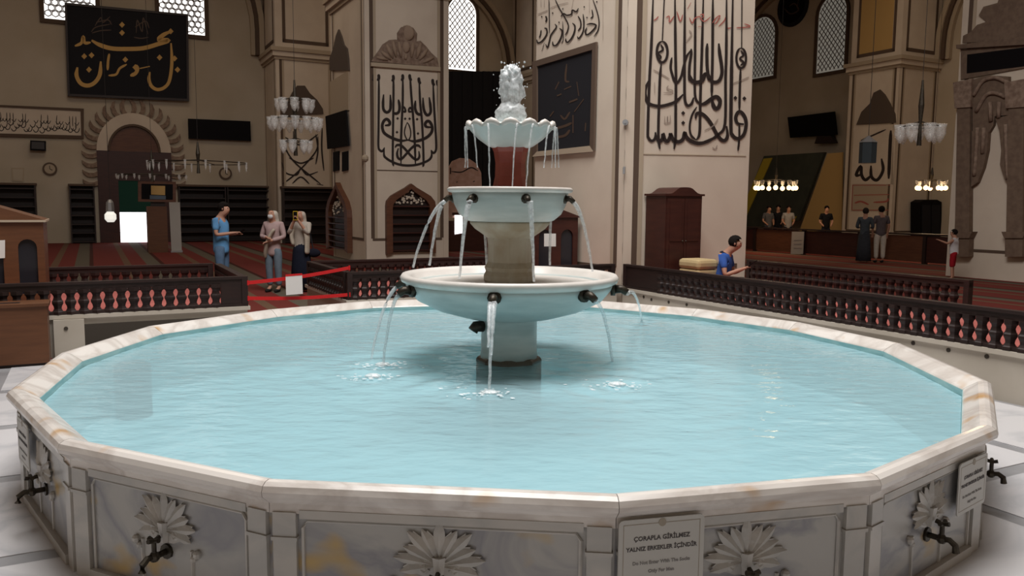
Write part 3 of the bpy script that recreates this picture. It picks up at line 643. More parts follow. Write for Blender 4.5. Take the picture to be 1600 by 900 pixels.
# upper text panel and dark picture on the left face
T5 = crop(825, 0, 10)
ribbons('black_lettering', P1L, [T5(q, w_) for q, w_ in (([(285, 250), (300, 300), (285, 345)], 26), ([(262, 440), (300, 455), (300, 540), (230, 640), (165, 672), (145, 620)], 24), ([(185, 590), (205, 540), (215, 470)], 20), ([(430, 375), (455, 420), (400, 500), (362, 560), (345, 640), (315, 740), (285, 690)], 22), ([(265, 670), (225, 800)], 16), ([(500, 440), (545, 490), (520, 600), (455, 705), (405, 705), (395, 650)], 24), ([(705, 360), (745, 410), (735, 500), (690, 600), (632, 662), (605, 640), (600, 600)], 24), ([(790, 250), (830, 330), (832, 420), (790, 485)], 22), ([(870, 220), (882, 350), (870, 490), (805, 602), (780, 570)], 22), ([(925, 385), (1000, 372), (1075, 400), (1010, 490), (935, 545), (905, 500), (930, 430)], 26), ([(1020, -20), (1095, 200), (1122, 360), (1100, 480), (1040, 575)], 18), ([(430, -20), (500, 130), (595, 290), (642, 400), (625, 490), (590, 550)], 20), ([(338, -20), (343, 250), (345, 520)], 15), ([(800, 130), (765, 185), (705, 160), (690, 220), (620, 240), (565, 215), (525, 262)], 24), ([(1008, 150), (1022, 250), (985, 292)], 20), ([(550, 330), (560, 600), (530, 680)], 12))] + [dia(825+x/10, y/10, 2.2) for x, y in ((225, 262), (395, 205), (495, 350), (555, 140), (890, 110), (930, 275), (1085, 30))], ink, p1)
ribbons('faded_lettering', P1L, [T5(q, w_) for q, w_ in (([(160, 225), (250, 190), (320, 160)], 14), ([(350, 130), (480, 80), (640, 40)], 12), ([(1180, -20), (1180, 630)], 8), ([(155, -20), (155, 560)], 6), ([(210, 0), (215, 110)], 12), ([(265, 0), (265, 110)], 12), ([(970, -20), (972, 200)], 10), ([(720, -20), (690, 140)], 10))], faintink, p1)
pic = thing('framed_picture', P1L.px(885, 240), 'large dark framed embroidery with dim gold script on the left face of the big pillar', 'picture')
fr = [(836, 97), (936, 66), (932, 237), (836, 245)]; inn = [(843, 104), (930, 78), (926, 228), (843, 237)]
G().poly(P1L, inn, .025, .03).out('dark_cloth', blackcloth, pic)
for i in range(4):
    j = (i+1) % 4; G().poly(P1L, [fr[i], fr[j], inn[j], inn[i]], .022, .06).out('frame_bar', brown if i != 2 else tan, pic)
ribbons('gold_script', P1L, [(q, w_) for q, w_ in (([(888, 100), (886, 125), (892, 128)], 3), ([(870, 140), (876, 128)], 4), ([(884, 140), (895, 135)], 4), ([(904, 128), (907, 150)], 3), ([(892, 160), (905, 155)], 6), ([(915, 155), (900, 175)], 3), ([(862, 182), (868, 174)], 4), ([(878, 180), (885, 186), (893, 175)], 3), ([(866, 202), (885, 197), (896, 192)], 4), ([(868, 215), (885, 212), (893, 203)], 4), ([(898, 180), (898, 208)], 4), ([(918, 192), (917, 205)], 4), ([(873, 150), (880, 147)], 5))], dimgold, pic, off=.032)
for (x, y) in ((970, 193), (975, 262)):
    q = P1L.px(x, y, .0); c = W(P1U-.02, P1V-.02, q.z); t = thing('wall_spotlight', c, 'small grey spotlight on the pillar corner, %s one' % ('upper' if y < 200 else 'lower'), 'lamp', 'pillar corner lights')
    d = (-(UU+VV)).normalized(); G().tube([c, c+d*.05], .045 if y < 200 else .015, 10).out('lamp_body', silver, t); G().tube([c+d*.05, c+d*.06-ZZ*(.0 if y < 200 else .1)], .02, 8).out('lamp_stem', silver, t)
# second pillar
P2R, P2L = Pl('v', P2V), Pl('u', P2U)
def J2(a, b, wd): return ([(570+x/10, 100+y/10) for x, y in a]+[(570+x/10, 180+y/10) for x, y in b], wd/10)
D3, D4 = crop(570, 100, 10), crop(570, 180, 10)
st = [J2([(140, 165), (145, 500)], [(145, 300), (146, 600), (165, 795)], 26), J2([(218, 165), (217, 500)], [(213, 200), (210, 480), (232, 545), (275, 560), (308, 505)], 26), J2([(445, 170), (446, 500)], [(438, 300), (435, 700), (448, 795)], 26), J2([(592, 160), (590, 600)], [(575, 100), (563, 450), (563, 760)], 27), J2([(703, 165), (725, 500)], [(755, 60), (778, 420), (790, 780)], 27), J2([(846, 210), (862, 600)], [(888, 60), (907, 420), (915, 740), (903, 805)], 26), J2([(1062, 235), (1076, 600)], [(1094, 100), (1112, 420), (1108, 545), (1070, 590), (1030, 545)], 26), J2([(1134, 250), (1146, 700)], [(1160, 200), (1176, 560), (1178, 800)], 24),
      D4([(302, 515), (298, 620), (335, 672), (440, 735), (560, 775), (680, 785), (800, 775), (920, 740), (1010, 690), (1042, 630), (1035, 560)], 27),
      D3([(292, 475), (283, 620), (292, 712), (340, 755), (390, 722), (402, 640), (396, 480)], 32), D3([(522, 555), (540, 650), (533, 740), (490, 775), (445, 762)], 32), D3([(788, 572), (783, 690), (815, 770), (865, 785), (890, 750)], 32), D3([(906, 525), (915, 690), (950, 780), (990, 797), (1026, 750), (1022, 650), (1003, 520)], 32),
      D3([(590, 660), (622, 690), (632, 745), (585, 735)], 22), D3([(745, 740), (690, 745), (688, 705), (712, 682), (740, 735)], 22),
      D4([(310, 160), (378, 150), (386, 105), (345, 62), (300, 85), (272, 150), (278, 225), (315, 290), (430, 358), (560, 398), (665, 388)], 34), D4([(1035, 190), (960, 180), (940, 140), (965, 98), (1005, 98), (1040, 150), (1052, 215), (1035, 275), (980, 335), (900, 378), (780, 408), (675, 388)], 34),
      D4([(660, 110), (628, 200), (618, 280), (640, 350), (672, 390), (708, 340), (714, 250), (690, 160), (662, 112)], 15),
      D4([(470, 505), (500, 468), (560, 470), (620, 520), (690, 600), (760, 672), (812, 692), (850, 650), (842, 560)], 28), D4([(872, 512), (838, 475), (780, 475), (720, 520), (650, 600), (570, 682), (520, 668), (502, 600), (522, 515)], 28)]
for x, y in ((140, 190), (218, 190), (445, 200), (592, 190), (703, 190), (846, 240), (1062, 265), (1134, 280)): st.append(D3([(x-6, y-30), (x, y+30), (x-20 if x < 650 else x+20, y+75)], 34))
st += [dia(570+x/10, 100+y/10, 3.4) for x, y in ((510, 850), (628, 855), (698, 855), (815, 862), (500, 1065), (828, 1085))]
ribbons('black_lettering', P2R, [(q_, w_*(1.35 if w_ < 3.6 else 1)) for q_, w_ in st], ink, p2)
G().poly(P2R, [(582, 265), (690, 267.5), (690, 269), (582, 266.5)], .002, .01).out('panel_line', brown, p2)
def crest(pl, pts, parent, mouldpts=None, m=None):
    m = m or carved
    G().poly(pl, pts, .002, .05).out('crest', m, parent)
    if mouldpts: G().poly(pl, mouldpts, .002, .09).out('crest_moulding', tan if m is carved else m, parent)
E8 = lambda q: [(570+x/10, 30+y/10) for x, y in q]
cp_ = E8([(90, 665), (160, 560), (215, 490), (270, 400), (370, 330), (470, 320), (505, 330), (500, 220), (560, 130), (650, 105), (750, 140), (810, 230), (800, 350), (860, 340), (960, 440), (1030, 530), (1120, 610), (1150, 750)])
crest(P2R, cp_, p2, E8([(85, 680), (1165, 755), (1165, 820), (85, 740)]))
leafm = mat('crest_leaf', (.30, .215, .155), .8)
g = G()
for a, b_, w_ in (((480, 600), (430, 350), 4), ((430, 620), (330, 400), 4.5), ((400, 640), (250, 510), 4), ((560, 600), (520, 360), 4), ((720, 600), (740, 370), 4), ((800, 620), (860, 380), 4.5), ((840, 640), (960, 480), 4), ((900, 680), (1060, 600), 3.5), ((630, 640), (630, 560), 3), ((350, 640), (180, 600), 3)):
    q = [P2R.px(570+x/10, 30+y/10, .05) for x, y in (a, ((a[0]+b_[0])/2, (a[1]+b_[1])/2), b_)]; g.tube(q, [.03, w_*.017, .04], 6)
c = P2R.px(633, 74, .05); g.ball(c, .12, (1, .5, 1.4), 10); g.ball(P2R.px(635, 52, .03), .22, (1, .3, 1), 12)
g.out('crest_leaves', leafm, p2, smooth=True)
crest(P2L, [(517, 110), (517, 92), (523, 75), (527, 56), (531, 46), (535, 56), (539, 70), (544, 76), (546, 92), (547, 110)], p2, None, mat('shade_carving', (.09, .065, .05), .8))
G().poly(P2L, [(517, 128), (546, 110), (546, 172), (518, 180)], .004, .03).out('text_board', tan, p2)
G().poly(P2L, [(513, 182), (545, 172), (549, 228), (516, 233)], .05, .10).out('dark_board', screen, p2)
for x in (522, 536): G().poly(P2L, [(x, 238), (x+9, 236), (x+9, 266), (x, 268)], .01, .04).out('dark_board', screen, p2)
q = P2R.px(567, 247); c = W(P2U-.02, P2V-.02, q.z); G().ball(c, .1, n=8).out('corner_boss', tan, p2)
def ogee(pl, xs, yb, yt, label, parent_d=.12):
    x0, x1 = xs; a0, a1 = pl.a(x0, yb), pl.a(x1, yb)
    if a0 > a1: a0, a1 = a1, a0
    zb, zt = pl.z((x0+x1)/2, yb), pl.z((x0+x1)/2, yt); c = (a0+a1)/2; w_ = (a1-a0)/2; zb = max(zb, .02)
    t = thing('arched_bookcase', pl.az(c, zb, .06), label, 'bookcase', 'ogee-arched bookcases on the pillar')
    zs = zt-w_*.85
    def half(k): return [(k*1.0, 0), (k*1.0, zs-zb), (k*.97, zs-zb+w_*.18), (k*.80, zs-zb+w_*.38), (k*.5, zs-zb+w_*.55), (k*.22, zs-zb+w_*.70), (k*.08, zs-zb+w_*.80)]
    o = [(c-w_*x, zb+z) for x, z in half(1)]+[(c, zt)]+[(c+w_*x, zb+z) for x, z in half(1)[::-1]]
    i_ = [(c+(a-c)*.76, zb+.05+(z-zb)*.9) for a, z in o]
    g = G()
    for k in range(len(o)-1): g.prism([pl.az(*o[k]), pl.az(*o[k+1]), pl.az(*i_[k+1]), pl.az(*i_[k])], pl.n*.16)
    g.out('arch_frame', warmwood, t)
    G().poly(pl, i_, .01, .02, px=False).out('back_board', darkwood, t)
    zsb = zs-.02*w_
    n = 6
    for k in range(n): z = zb+.08+(zsb-zb-.1)*k/(n-1); G().slab(pl, c-w_*.78, c+w_*.78, z, z+.035, .02, .15).out('shelf', redwood, t)
    g = G()
    for k in range(60):
        a = c+random.uniform(-.62, .62)*w_; z = zs+random.uniform(.06, .56)*w_
        if (z-zs) < w_*(.66-abs(a-c)/w_*.8): g.ball(pl.az(a, z, .05), .035, (1, 1, 1), 5)
    o_ = g.out('openwork', plaster, t); o_['kind'] = 'stuff'
    return t
ogee(P2R, (602, 678), 396, 287, 'wooden bookcase with pointed arch on the front face of the crested pillar')
ogee(P2L, (517, 551), 392, 285, 'wooden bookcase with pointed arch on the shaded side of the crested pillar')
# far pier lettering and crest
PbR = Pl('v', 34.75)
H4 = crop(380, 0, 3)
ribbons('dark_lettering', PbR, [H4(q, 7) for q in ([(165, 610), (163, 800)], [(235, 615), (235, 700)], [(370, 600), (368, 700), (378, 800)], [(340, 630), (350, 700), (340, 770)], [(185, 862), (240, 820), (300, 760), (345, 700), (350, 640)], [(362, 862), (310, 820), (240, 760), (200, 700), (192, 650)], [(215, 740), (270, 765), (330, 740)], [(190, 640), (270, 680), (350, 630)], [(180, 760), (200, 810), (250, 820), (270, 790), (300, 820), (350, 805)], [(230, 860), (270, 830), (310, 862)], [(345, 862), (375, 868)])], ink, p2b)
crest(PbR, [(440, 182), (446, 165), (456, 145), (464, 134), (476, 134), (484, 146), (495, 156), (504, 170), (505, 178)], p2b, None, MATS['shade_carving'])
# right pier
PiL = Pl('u', 30.45)
H2 = crop(1150, 200, 4.09)
G().poly(PiL, [(1334, 200), (1396, 194), (1396, 288), (1332, 287)], .002, .02).out('text_panel', plaster, pier)
G().poly(PiL, [(1332, 289), (1394, 289), (1394, 330), (1330, 330)], .002, .012).out('text_panel', tan, pier)
ribbons('black_lettering', PiL, [H2(q, w_) for q, w_ in (([(992, 15), (985, 160), (978, 325)], 22), ([(932, 195), (942, 270), (905, 332), (868, 310), (865, 240)], 20), ([(870, 300), (830, 332), (805, 300), (800, 245), (770, 300), (800, 300)], 20), ([(800, 80), (870, 50), (960, 10)], 10))], ink, pier, off=.024)
ribbons('red_lettering', PiL, [H2(q, 12) for q in ([(745, 365), (1000, 365)], [(755, 430), (980, 425)], [(760, 480), (800, 470), (850, 490)], [(880, 475), (960, 470), (975, 450)], [(745, 525), (990, 525)], [(748, 365), (742, 525)], [(995, 365), (990, 525)])], redink, pier, off=.016)
crest(PiL, [(1339, 195), (1347, 175), (1360, 162), (1366, 145), (1376, 140), (1384, 148), (1392, 162), (1400, 178), (1401, 192)], pier, None, MATS['shade_carving'])
# niche on the right-hand pillar
P3L = Pl('u', P3U)
K3 = lambda q: [(1470+x/4.09, y/4.09) for x, y in q]
crest(P3L, K3([(145, 275), (150, 230), (200, 205), (240, 160), (300, 140), (250, 100), (280, 45), (370, 20), (390, -40), (560, -60), (640, 100), (700, 250)]), p3, None, mat('dim_carving', (.13, .085, .06), .8, (.17, .115, .08), 8))
G().poly(P3L, K3([(120, 290), (620, 230), (620, 285), (120, 315)]), .0, .14).out('entablature', MATS['dim_carving'], p3)
G().poly(P3L, K3([(135, 318), (620, 285), (620, 420), (135, 510)]), .0, .05).out('frieze', MATS['dim_carving'], p3)
G().poly(P3L, K3([(178, 350), (620, 295), (620, 415), (175, 470)]), .05, .06).out('dark_panel', screen, p3)
for x0, x1 in ((1500, 1522), (1580, 1606)):
    G().poly(P3L, [(x0+2, 165), (x1, 160), (x1-2, 372), (x0-2, 372)], .0, .16).out('niche_column', MATS['dim_carving'], p3)
    G().poly(P3L, [(x0-3, 130), (x1+4, 124), (x1+2, 168), (x0-1, 170)], .0, .2).out('column_capital', carved, p3)
    G().poly(P3L, [(x0-6, 362), (x1+6, 362), (x1+1, 372), (x0-2, 372)], .0, .24).out('column_base', MATS['dim_carving'], p3)
    G().poly(P3L, [(x0-2, 372), (x1, 372), (x1-1, 401), (x0-2, 401)], .0, .2).out('column_plinth', MATS['dim_carving'], p3)
val = [(1523, 125), (1548, 118), (1580, 120), (1582, 290), (1572, 278), (1566, 255), (1569, 235), (1566, 205), (1561, 188), (1558, 180), (1556, 196), (1549, 208), (1547, 235), (1541, 262), (1532, 285), (1522, 292)]
G().poly(P3L, [val[0], val[1], val[2], (1580, 180), (1558, 182), (1556, 196), (1549, 208), (1524, 215)], .0, .10).out('niche_valance', MATS['dim_carving'], p3)
G().poly(P3L, [(1523, 205), (1549, 206), (1547, 235), (1541, 262), (1532, 285), (1522, 292)], .0, .12).out('niche_valance', MATS['dim_carving'], p3)
G().poly(P3L, [(1560, 186), (1582, 180), (1584, 292), (1574, 280), (1567, 258), (1569, 235), (1566, 205)], .0, .12).out('niche_valance', MATS['dim_carving'], p3)
g = G()
for q in ([(1526, 150), (1540, 128), (1560, 122), (1580, 130)], [(1530, 175), (1545, 150), (1560, 146), (1576, 152)], [(1532, 200), (1530, 240), (1527, 275)], [(1542, 200), (1540, 240)], [(1576, 195), (1578, 250), (1580, 280)], [(1552, 160), (1553, 190)], [(1566, 160), (1565, 185)]): g.tube([P3L.px(x.x, x.y, .12) for x in smooth_path(q, 4)], .05, 6)
g.out('niche_ornament', carved, p3, smooth=True)
# ------------------------------------------------------------------ things on the back wall
PBk = Pl('v', VB)
def wallthing(name, pl, x, y, label, cat, group=None): return thing(name, pl.px(x, y), label, cat, group)
t = wallthing('calligraphy_banner', PBk, 200, 155, 'large black banner with sweeping gold calligraphy between two bright windows', 'banner')
co_ = [(101, 6), (293, 24), (294.5, 159), (106, 151)]
G().poly(PBk, co_, .14, .22).out('banner_cloth', blackcloth, t)
for i in range(4):
    j = (i+1) % 4; cx, cy = 199, 85; ins = lambda p_: (p_[0]+(cx-p_[0])*.035, p_[1]+(cy-p_[1])*.05)
    G().poly(PBk, [co_[i], co_[j], ins(co_[j]), ins(co_[i])], .22, .26).out('banner_frame', darkwood, t)
C7 = crop(95, 0, 5.452)
ribbons('gold_script', PBk, [C7(q, w_) for q, w_ in (([(120, 400), (175, 375), (192, 320), (205, 372), (255, 370)], 26), ([(262, 352), (330, 390), (430, 420), (560, 425), (700, 418), (820, 385), (915, 352), (830, 345), (880, 300), (945, 272)], 36), ([(142, 580), (135, 650), (170, 715), (230, 735), (290, 708), (332, 640), (340, 530)], 34), ([(935, 375), (942, 540), (922, 690), (880, 750), (820, 768), (770, 740), (748, 680), (756, 620)], 28), ([(412, 465), (402, 530), (398, 605)], 22), ([(560, 555), (500, 590), (470, 640), (405, 650)], 20), ([(630, 560), (650, 590), (635, 630), (590, 652)], 32), ([(670, 590), (755, 572)], 20))] + [dia(95+x/5.452, y/5.452, 7) for x, y in ((200, 487), (262, 478), (240, 600), (548, 515), (632, 580), (520, 220), (520, 288), (838, 497), (965, 505), (990, 600), (932, 275))], gold, t, off=.225, split=True)
ribbons('dim_script', PBk, [C7(q, 9) for q in ([(260, 280), (300, 240), (420, 215)], [(265, 290), (340, 270), (430, 265)], [(290, 230), (340, 160), (360, 200), (420, 150)], [(300, 200), (400, 180), (432, 220)], [(620, 325), (680, 335), (745, 325)], [(640, 290), (650, 180), (690, 280), (700, 160), (740, 300)], [(630, 240), (720, 190), (750, 250)])], dimgold, t, off=.225)
t = wallthing('framed_inscription', PBk, 60, 213, 'long white framed inscription at the left picture edge above the clock', 'picture')
co_ = [(-30, 163), (131, 170), (131, 217), (-30, 213)]; inn = [(-26, 166), (126, 173.5), (127, 212), (-26, 208)]
G().poly(PBk, inn, .03, .05).out('white_panel', plaster, t)
for i in range(4): j = (i+1) % 4; G().poly(PBk, [co_[i], co_[j], inn[j], inn[i]], .03, .1).out('frame_bar', brown, t)
rs = random.Random(3); stt = []
for k in range(26):
    x = -4+k*4.9; y = 176+k*.28
    if rs.random() < .6: stt.append(([(x, y-1), (x+rs.uniform(-1, 1), y+9), (x+rs.uniform(-1, 1), y+rs.uniform(14, 20))], 1.2))
    a = rs.uniform(14, 24); stt.append(([(x-3, y+a), (x, y+a+4), (x+4, y+a+3), (x+6, y+a-3)], 1.4))
    if rs.random() < .7: stt.append(([(x-2, y+9), (x+2, y+13), (x+5, y+8)], 1.2))
ribbons('black_script', PBk, stt, ink, t, off=.052)
t = wallthing('wall_screen', PBk, 340, 220, 'wide black screen on the back wall right of the portal', 'screen'); G().poly(PBk, [(293, 186), (390, 190), (391, 221), (294, 217)], .12, .2).out('screen_panel', screen, t); G().poly(PBk, [(330, 200), (350, 200), (350, 208), (330, 208)], .0, .12).out('bracket', ironm, t)
for (x, y, r, lb) in ((78, 264, 10, 'round wall clock left of the portal below the inscription'), (352, 271, 9.5, 'round wall clock right of the portal below the black screen')):
    c = PBk.px(x, y); R = r/1260*c.y; t = thing('wall_clock', c-ZZ*R, lb, 'clock', 'wall clocks')
    G().tube([c, c+PBk.n*.07], R, 20).out('clock_case', brown, t); G().tube([c+PBk.n*.07, c+PBk.n*.075], R*.74, 20).out('clock_face', tan, t)
    G().tube([c+PBk.n*.08, c+PBk.n*.08+ZZ*R*.5], .012, 4).out('clock_hand', ink, t); G().tube([c+PBk.n*.08, c+PBk.n*.08+UU*R*.35-ZZ*R*.2], .012, 4).out('clock_hand', ink, t)
t = wallthing('loudspeaker', PBk, 60, 236, 'small dark loudspeaker box under the long white inscription', 'speaker'); G().poly(PBk, [(48, 220), (72, 221), (72, 236), (48, 235)], .0, .3).out('speaker_box', screen, t); G().poly(PBk, [(50, 222), (70, 223), (70, 234), (50, 233)], .3, .31).out('speaker_grille', ironm, t)
t = wallthing('wall_notice', PBk, 28, 284, 'pale square notice on the wall left of the clock', 'notice'); G().poly(PBk, [(18, 262), (38, 262.5), (37, 284), (19, 283)], .0, .03).out('board', tan, t); G().poly(PBk, [(20, 264), (36, 264.5), (35, 282), (21, 281)], .03, .035).out('sheet', wallp, t)
# portal
pt = thing('portal', PBk.az(1.69, 0), 'arched portal with leaf-shaped stones round its arch and a green curtain', 'portal')
pc, pz = 1.69, 3.75
def ringpoly(r0, r1, n0, n1, d, m, nm):
    g = G(); N = 20
    for i in range(N):
        t0, t1 = math.pi*i/N, math.pi*(i+1)/N
        g.prism([PBk.az(pc+r0*math.cos(t0), pz+r0*math.sin(t0)*1.12), PBk.az(pc+r0*math.cos(t1), pz+r0*math.sin(t1)*1.12), PBk.az(pc+r1*math.cos(t1), pz+r1*math.sin(t1)*1.12), PBk.az(pc+r1*math.cos(t0), pz+r1*math.sin(t0)*1.12)], PBk.n*d)
    g.out(nm, m, pt)
ringpoly(1.40, 1.0, 0, 0, .14, plaster, 'arch_band'); ringpoly(1.0, .92, 0, 0, .18, brown, 'arch_bead')
G().poly(PBk, [(pc+.95*math.cos(math.pi*k/16), pz+1.0*math.sin(math.pi*k/16)) for k in range(17)], .0, .06, px=False).out('tympanum', warmwood, pt)
def leaf(ang=None, x=None, z=None, sg=1):
    sh = [(-.02, -.10), (.15, -.15), (.36, -.12), (.50, .02), (.52, .16), (.44, .10), (.30, .03), (.12, .03), (-.02, .10)]
    if ang is not None:
        d = Vector((math.cos(ang), math.sin(ang)*1.12)); n_ = Vector((-math.sin(ang), math.cos(ang)))*(1 if ang < math.pi/2 else -1); b0 = (pc+1.40*d.x, pz+1.40*d.y); q = [(b0[0]+d.x*a+n_.x*b_, b0[1]+d.y*a+n_.y*b_) for a, b_ in sh]
    else: q = [(x+sg*a, z+b_) for a, b_ in sh]
    G().poly(PBk, q, .0, .12, px=False).out('arch_leaf', carved, pt)
for k in range(15): leaf(math.pi*(k+.5)/15)
for k in range(4):
    for sg in (-1, 1): leaf(x=pc+sg*1.42, z=pz-.18-k*.38, sg=sg)
G().slab(PBk, pc-1.4, pc+1.4, 2.55, 3.75, .0, .12).out('lintel', redwood, pt)
for a0, a1 in ((pc-1.4, pc-.65), (pc+.65, pc+1.4)): G().slab(PBk, a0, a1, 0, 2.55, 0, .14).out('jamb', redwood, pt)
G().slab(PBk, pc-.65, pc+.65, 0.0, 1.35, .0, .02).out('daylit_opening', doorlight, pt)
G().slab(PBk, pc-.65, pc+.65, 1.25, 2.55, .05, .1).out('green_curtain', green, pt)
# bookcases along the back wall
def bookcase(a0, a1, zt, label, n=7, d=.5):
    t = thing('bookcase', PBk.az((a0+a1)/2, 0, d/2), label, 'bookcase', 'dark bookcases along the back wall')
    G().slab(PBk, a0, a1, 0, zt, .01, .04).out('back_board', darkwood, t)
    for a in (a0, a1-.05): G().slab(PBk, a, a+.05, 0, zt, .04, d).out('side_board', darkwood, t)
    G().slab(PBk, a0-.03, a1+.03, zt, zt+.08, .01, d+.05).out('top_board', brown, t)
    for k in range(n):
        z = .04+(zt-.2)*k/(n-1); G().slab(PBk, a0+.05, a1-.05, z, z+.05, .04, d-.02).out('shelf', darkwood, t)
    return t
bookcase(-4.6, -1.9, 2.3, 'dark bookcase at the left picture edge behind the gabled kiosk'); bookcase(-.75, .15, 2.3, 'narrow dark bookcase directly left of the portal')
bookcase(3.3, 5.2, 2.35, 'dark bookcase right of the portal, behind the man in the blue shirt'); bookcase(5.25, 7.2, 2.35, 'dark bookcase behind the two standing women, beside the pier')
PbB = Pl('v', 34.72)
t = thing('bookcase', PbB.az(8.2, 0, .25), 'dark bookcase standing against the pier under its knotted lettering', 'bookcase', 'dark bookcases along the back wall')
G().slab(PbB, 7.1, 9.4, 0, 2.3, .01, .04).out('back_board', darkwood, t); G().slab(PbB, 7.05, 9.45, 2.3, 2.38, .01, .5).out('top_board', brown, t)
for a in (7.1, 9.35): G().slab(PbB, a, a+.05, 0, 2.3, .04, .46).out('side_board', darkwood, t)
for k in range(7): G().slab(PbB, 7.15, 9.35, .04+k*.35, .09+k*.35, .04, .44).out('shelf', darkwood, t)
# stand with screen and roll-up banner
Ps = Pl('v', 29.6)
t = thing('display_stand', Ps.az(Ps.a(246, 390), 0), 'wooden cabinet with a framed lit screen on top, in front of the portal', 'stand')
G().slab(Ps, Ps.a(232, 390), Ps.a(263, 390), 0, 1.55, -.5, .0).out('cabinet_body', midwood, t); G().poly(Ps, [(236, 316), (258, 316), (258, 336), (236, 336)], -.3, -.1).out('neck', darkwood, t)
G().poly(Ps, [(216, 283), (275, 284), (275, 316), (216, 315)], -.25, .0).out('screen_case', warmwood, t); G().poly(Ps, [(221, 287), (270, 288), (270, 312), (221, 311)], .0, .01).out('screen_panel', screen, t)
G().poly(Ps, [(236, 290), (258, 290.5), (258, 305), (236, 304)], .012, .016).out('screen_image', ochre, t); G().poly(Ps, [(234, 305), (259, 306), (259, 311.5), (234, 311)], .012, .016).out('screen_image', mat('screen_blue', (.08, .11, .15), .5), t)
t = thing('roll_up_banner', Ps.az(Ps.a(275, 393), 0), 'tall narrow white roll-up banner right of the display stand', 'banner'); G().poly(Ps, [(264, 316), (281, 316), (284, 392), (268, 393)], .0, .02).out('banner_sheet', mat('grey_banner', (.40, .38, .35), .8), t); G().poly(Ps, [(267, 392), (285, 391), (285, 396), (267, 396)], -.1, .1).out('banner_foot', silver, t)
# between the pillars: black curtain, pink glass, counter
t = thing('black_curtain', PBk.az(PBk.a(745, 285), PBk.z(745, 292)), 'wide black hanging cloth under the bright arched window', 'curtain')
xs = [696+k*(792-696)/12 for k in range(13)]
for k in range(12): G().poly(PBk, [(xs[k], 112), (xs[k+1], 112.5), (xs[k+1], 292), (xs[k], 292)], .1, .16+.05*(k % 2)).out('cloth_fold', blackcloth, t)
Pk = Pl('v', 27.0)
t = thing('pink_glass_screen', Pk.az(Pk.a(728, 298), 0), 'pinkish round-topped glass panel glowing behind the middle basin', 'screen')
G().poly(Pk, [(700, 340), (700, 262), (706, 252), (718, 247), (732, 248), (744, 256), (751, 270), (754, 340)], .0, .05).out('glass', pink, t)
G().poly(Pk, [(698, 345), (756, 345), (756, 400), (698, 400)], .0, .08).out('lower_board', redwood, t)
ribbons('dark_script', Pk, [([(704, 268), (720, 269), (735, 262), (746, 267)], 2), ([(703, 262), (703, 272)], 4), ([(712, 285), (714, 284)], 3), ([(738, 284), (741, 283)], 3)], ink, t, off=.055)
t = thing('lit_doorway', Pk.az(Pk.a(714, 365), Pk.z(714, 366), .1), 'small bright white doorway opening under the middle basin', 'doorway'); G().poly(Pk, [(709, 336), (721, 336), (721, 364), (709, 366)], .09, .1).out('opening', doorlight, t); G().poly(Pk, [(705, 332), (725, 332), (725, 336), (705, 336)], .09, .14).out('lintel', redwood, t)
# ------------------------------------------------------------------ kiosks, box, wardrobe
def kiosk(pl, x0, x1, yb, yt, label, m, gable='left', nwin=2, d=.7, zb=.49, arches=None):
    a0, a1 = pl.a(x0, yb), pl.a(x1, yb); zt = pl.z(x1, yt)
    t = thing('wooden_kiosk', pl.az((a0+a1)/2, zb, -d/2), label, 'kiosk', 'wooden kiosks with arched openings')
    W_ = a1-a0; n = nwin; pw = W_/n; hz_ = zt-zb
    G().slab(pl, a0, a1, zb, zt, -d, -d+.03).out('back_panel', darkwood, t); G().slab(pl, a0, a0+.03, zb, zt, -d+.03, -.03).out('side_panel', m, t); G().slab(pl, a1-.03, a1, zb, zt, -d+.03, -.03).out('side_panel', m, t)
    G().slab(pl, a0, a1, zb, zb+.03, -d+.03, -.03).out('base_board', m, t)
    for k in range(n):
        b0 = a0+k*pw; e = pw*.22; zl, zs = zb+hz_*.14, zb+hz_*.70; r = (pw-2*e)/2; c = b0+pw/2
        g = G(); g.slab(pl, b0, b0+e, zb, zt, -.03, 0); g.slab(pl, b0+pw-e, b0+pw, zb, zt, -.03, 0); g.slab(pl, b0+e, b0+pw-e, zb, zl, -.03, 0)
        for q in range(8):
            t0, t1 = math.pi*q/8, math.pi*(q+1)/8; g.prism([pl.az(c+r*math.cos(t0), zs+r*math.sin(t0), 0), pl.az(c+r*math.cos(t1), zs+r*math.sin(t1), 0), pl.az(c+r*math.cos(t1), zt, 0), pl.az(c+r*math.cos(t0), zt, 0)], pl.n*-.03)
        g.out('arched_front', m, t); G().slab(pl, b0+e, b0+pw-e, zl, zs+r*.98, -.035, -.032).out('pane', mat('kiosk_glass', (.02, .02, .025), .15) if 'kiosk_glass' not in MATS else MATS['kiosk_glass'], t)
    G().slab(pl, a0-.03, a1+.03, zt, zt+.025, -d-.02, .03).out('eave_moulding', tan if m is midwood else m, t)
    mid = (a0+a1)/2; gh = W_*.17
    g = G(); g.prism([pl.az(a0-.02, zt+.025, .0), pl.az(a1+.02, zt+.025, .0), pl.az(mid, zt+.025+gh, .0)] if gable == 'mid' else [pl.az(a0, zt+.025, 0), pl.az(a1+.02, zt+.025, 0), pl.az(a1+.02, zt+.06, 0), pl.az(a0, zt+.06+gh, 0)], pl.n*-d); g.out('roof', m, t)
    return t
Pk1 = Pl('v', 11.1); kiosk(Pk1, -92, 72, 440, 347, 'brown gabled wooden kiosk with arched openings on the left platform', midwood, nwin=3, d=.9, gable='mid')
t = thing('paper_notice', Pk1.px(3, 403, .02), 'white paper notice on the gabled kiosk at the left edge', 'notice'); G().poly(Pk1, [(-8, 376), (8, 375), (8, 403), (-8, 404)], .012, .018).out('sheet', paper, t)
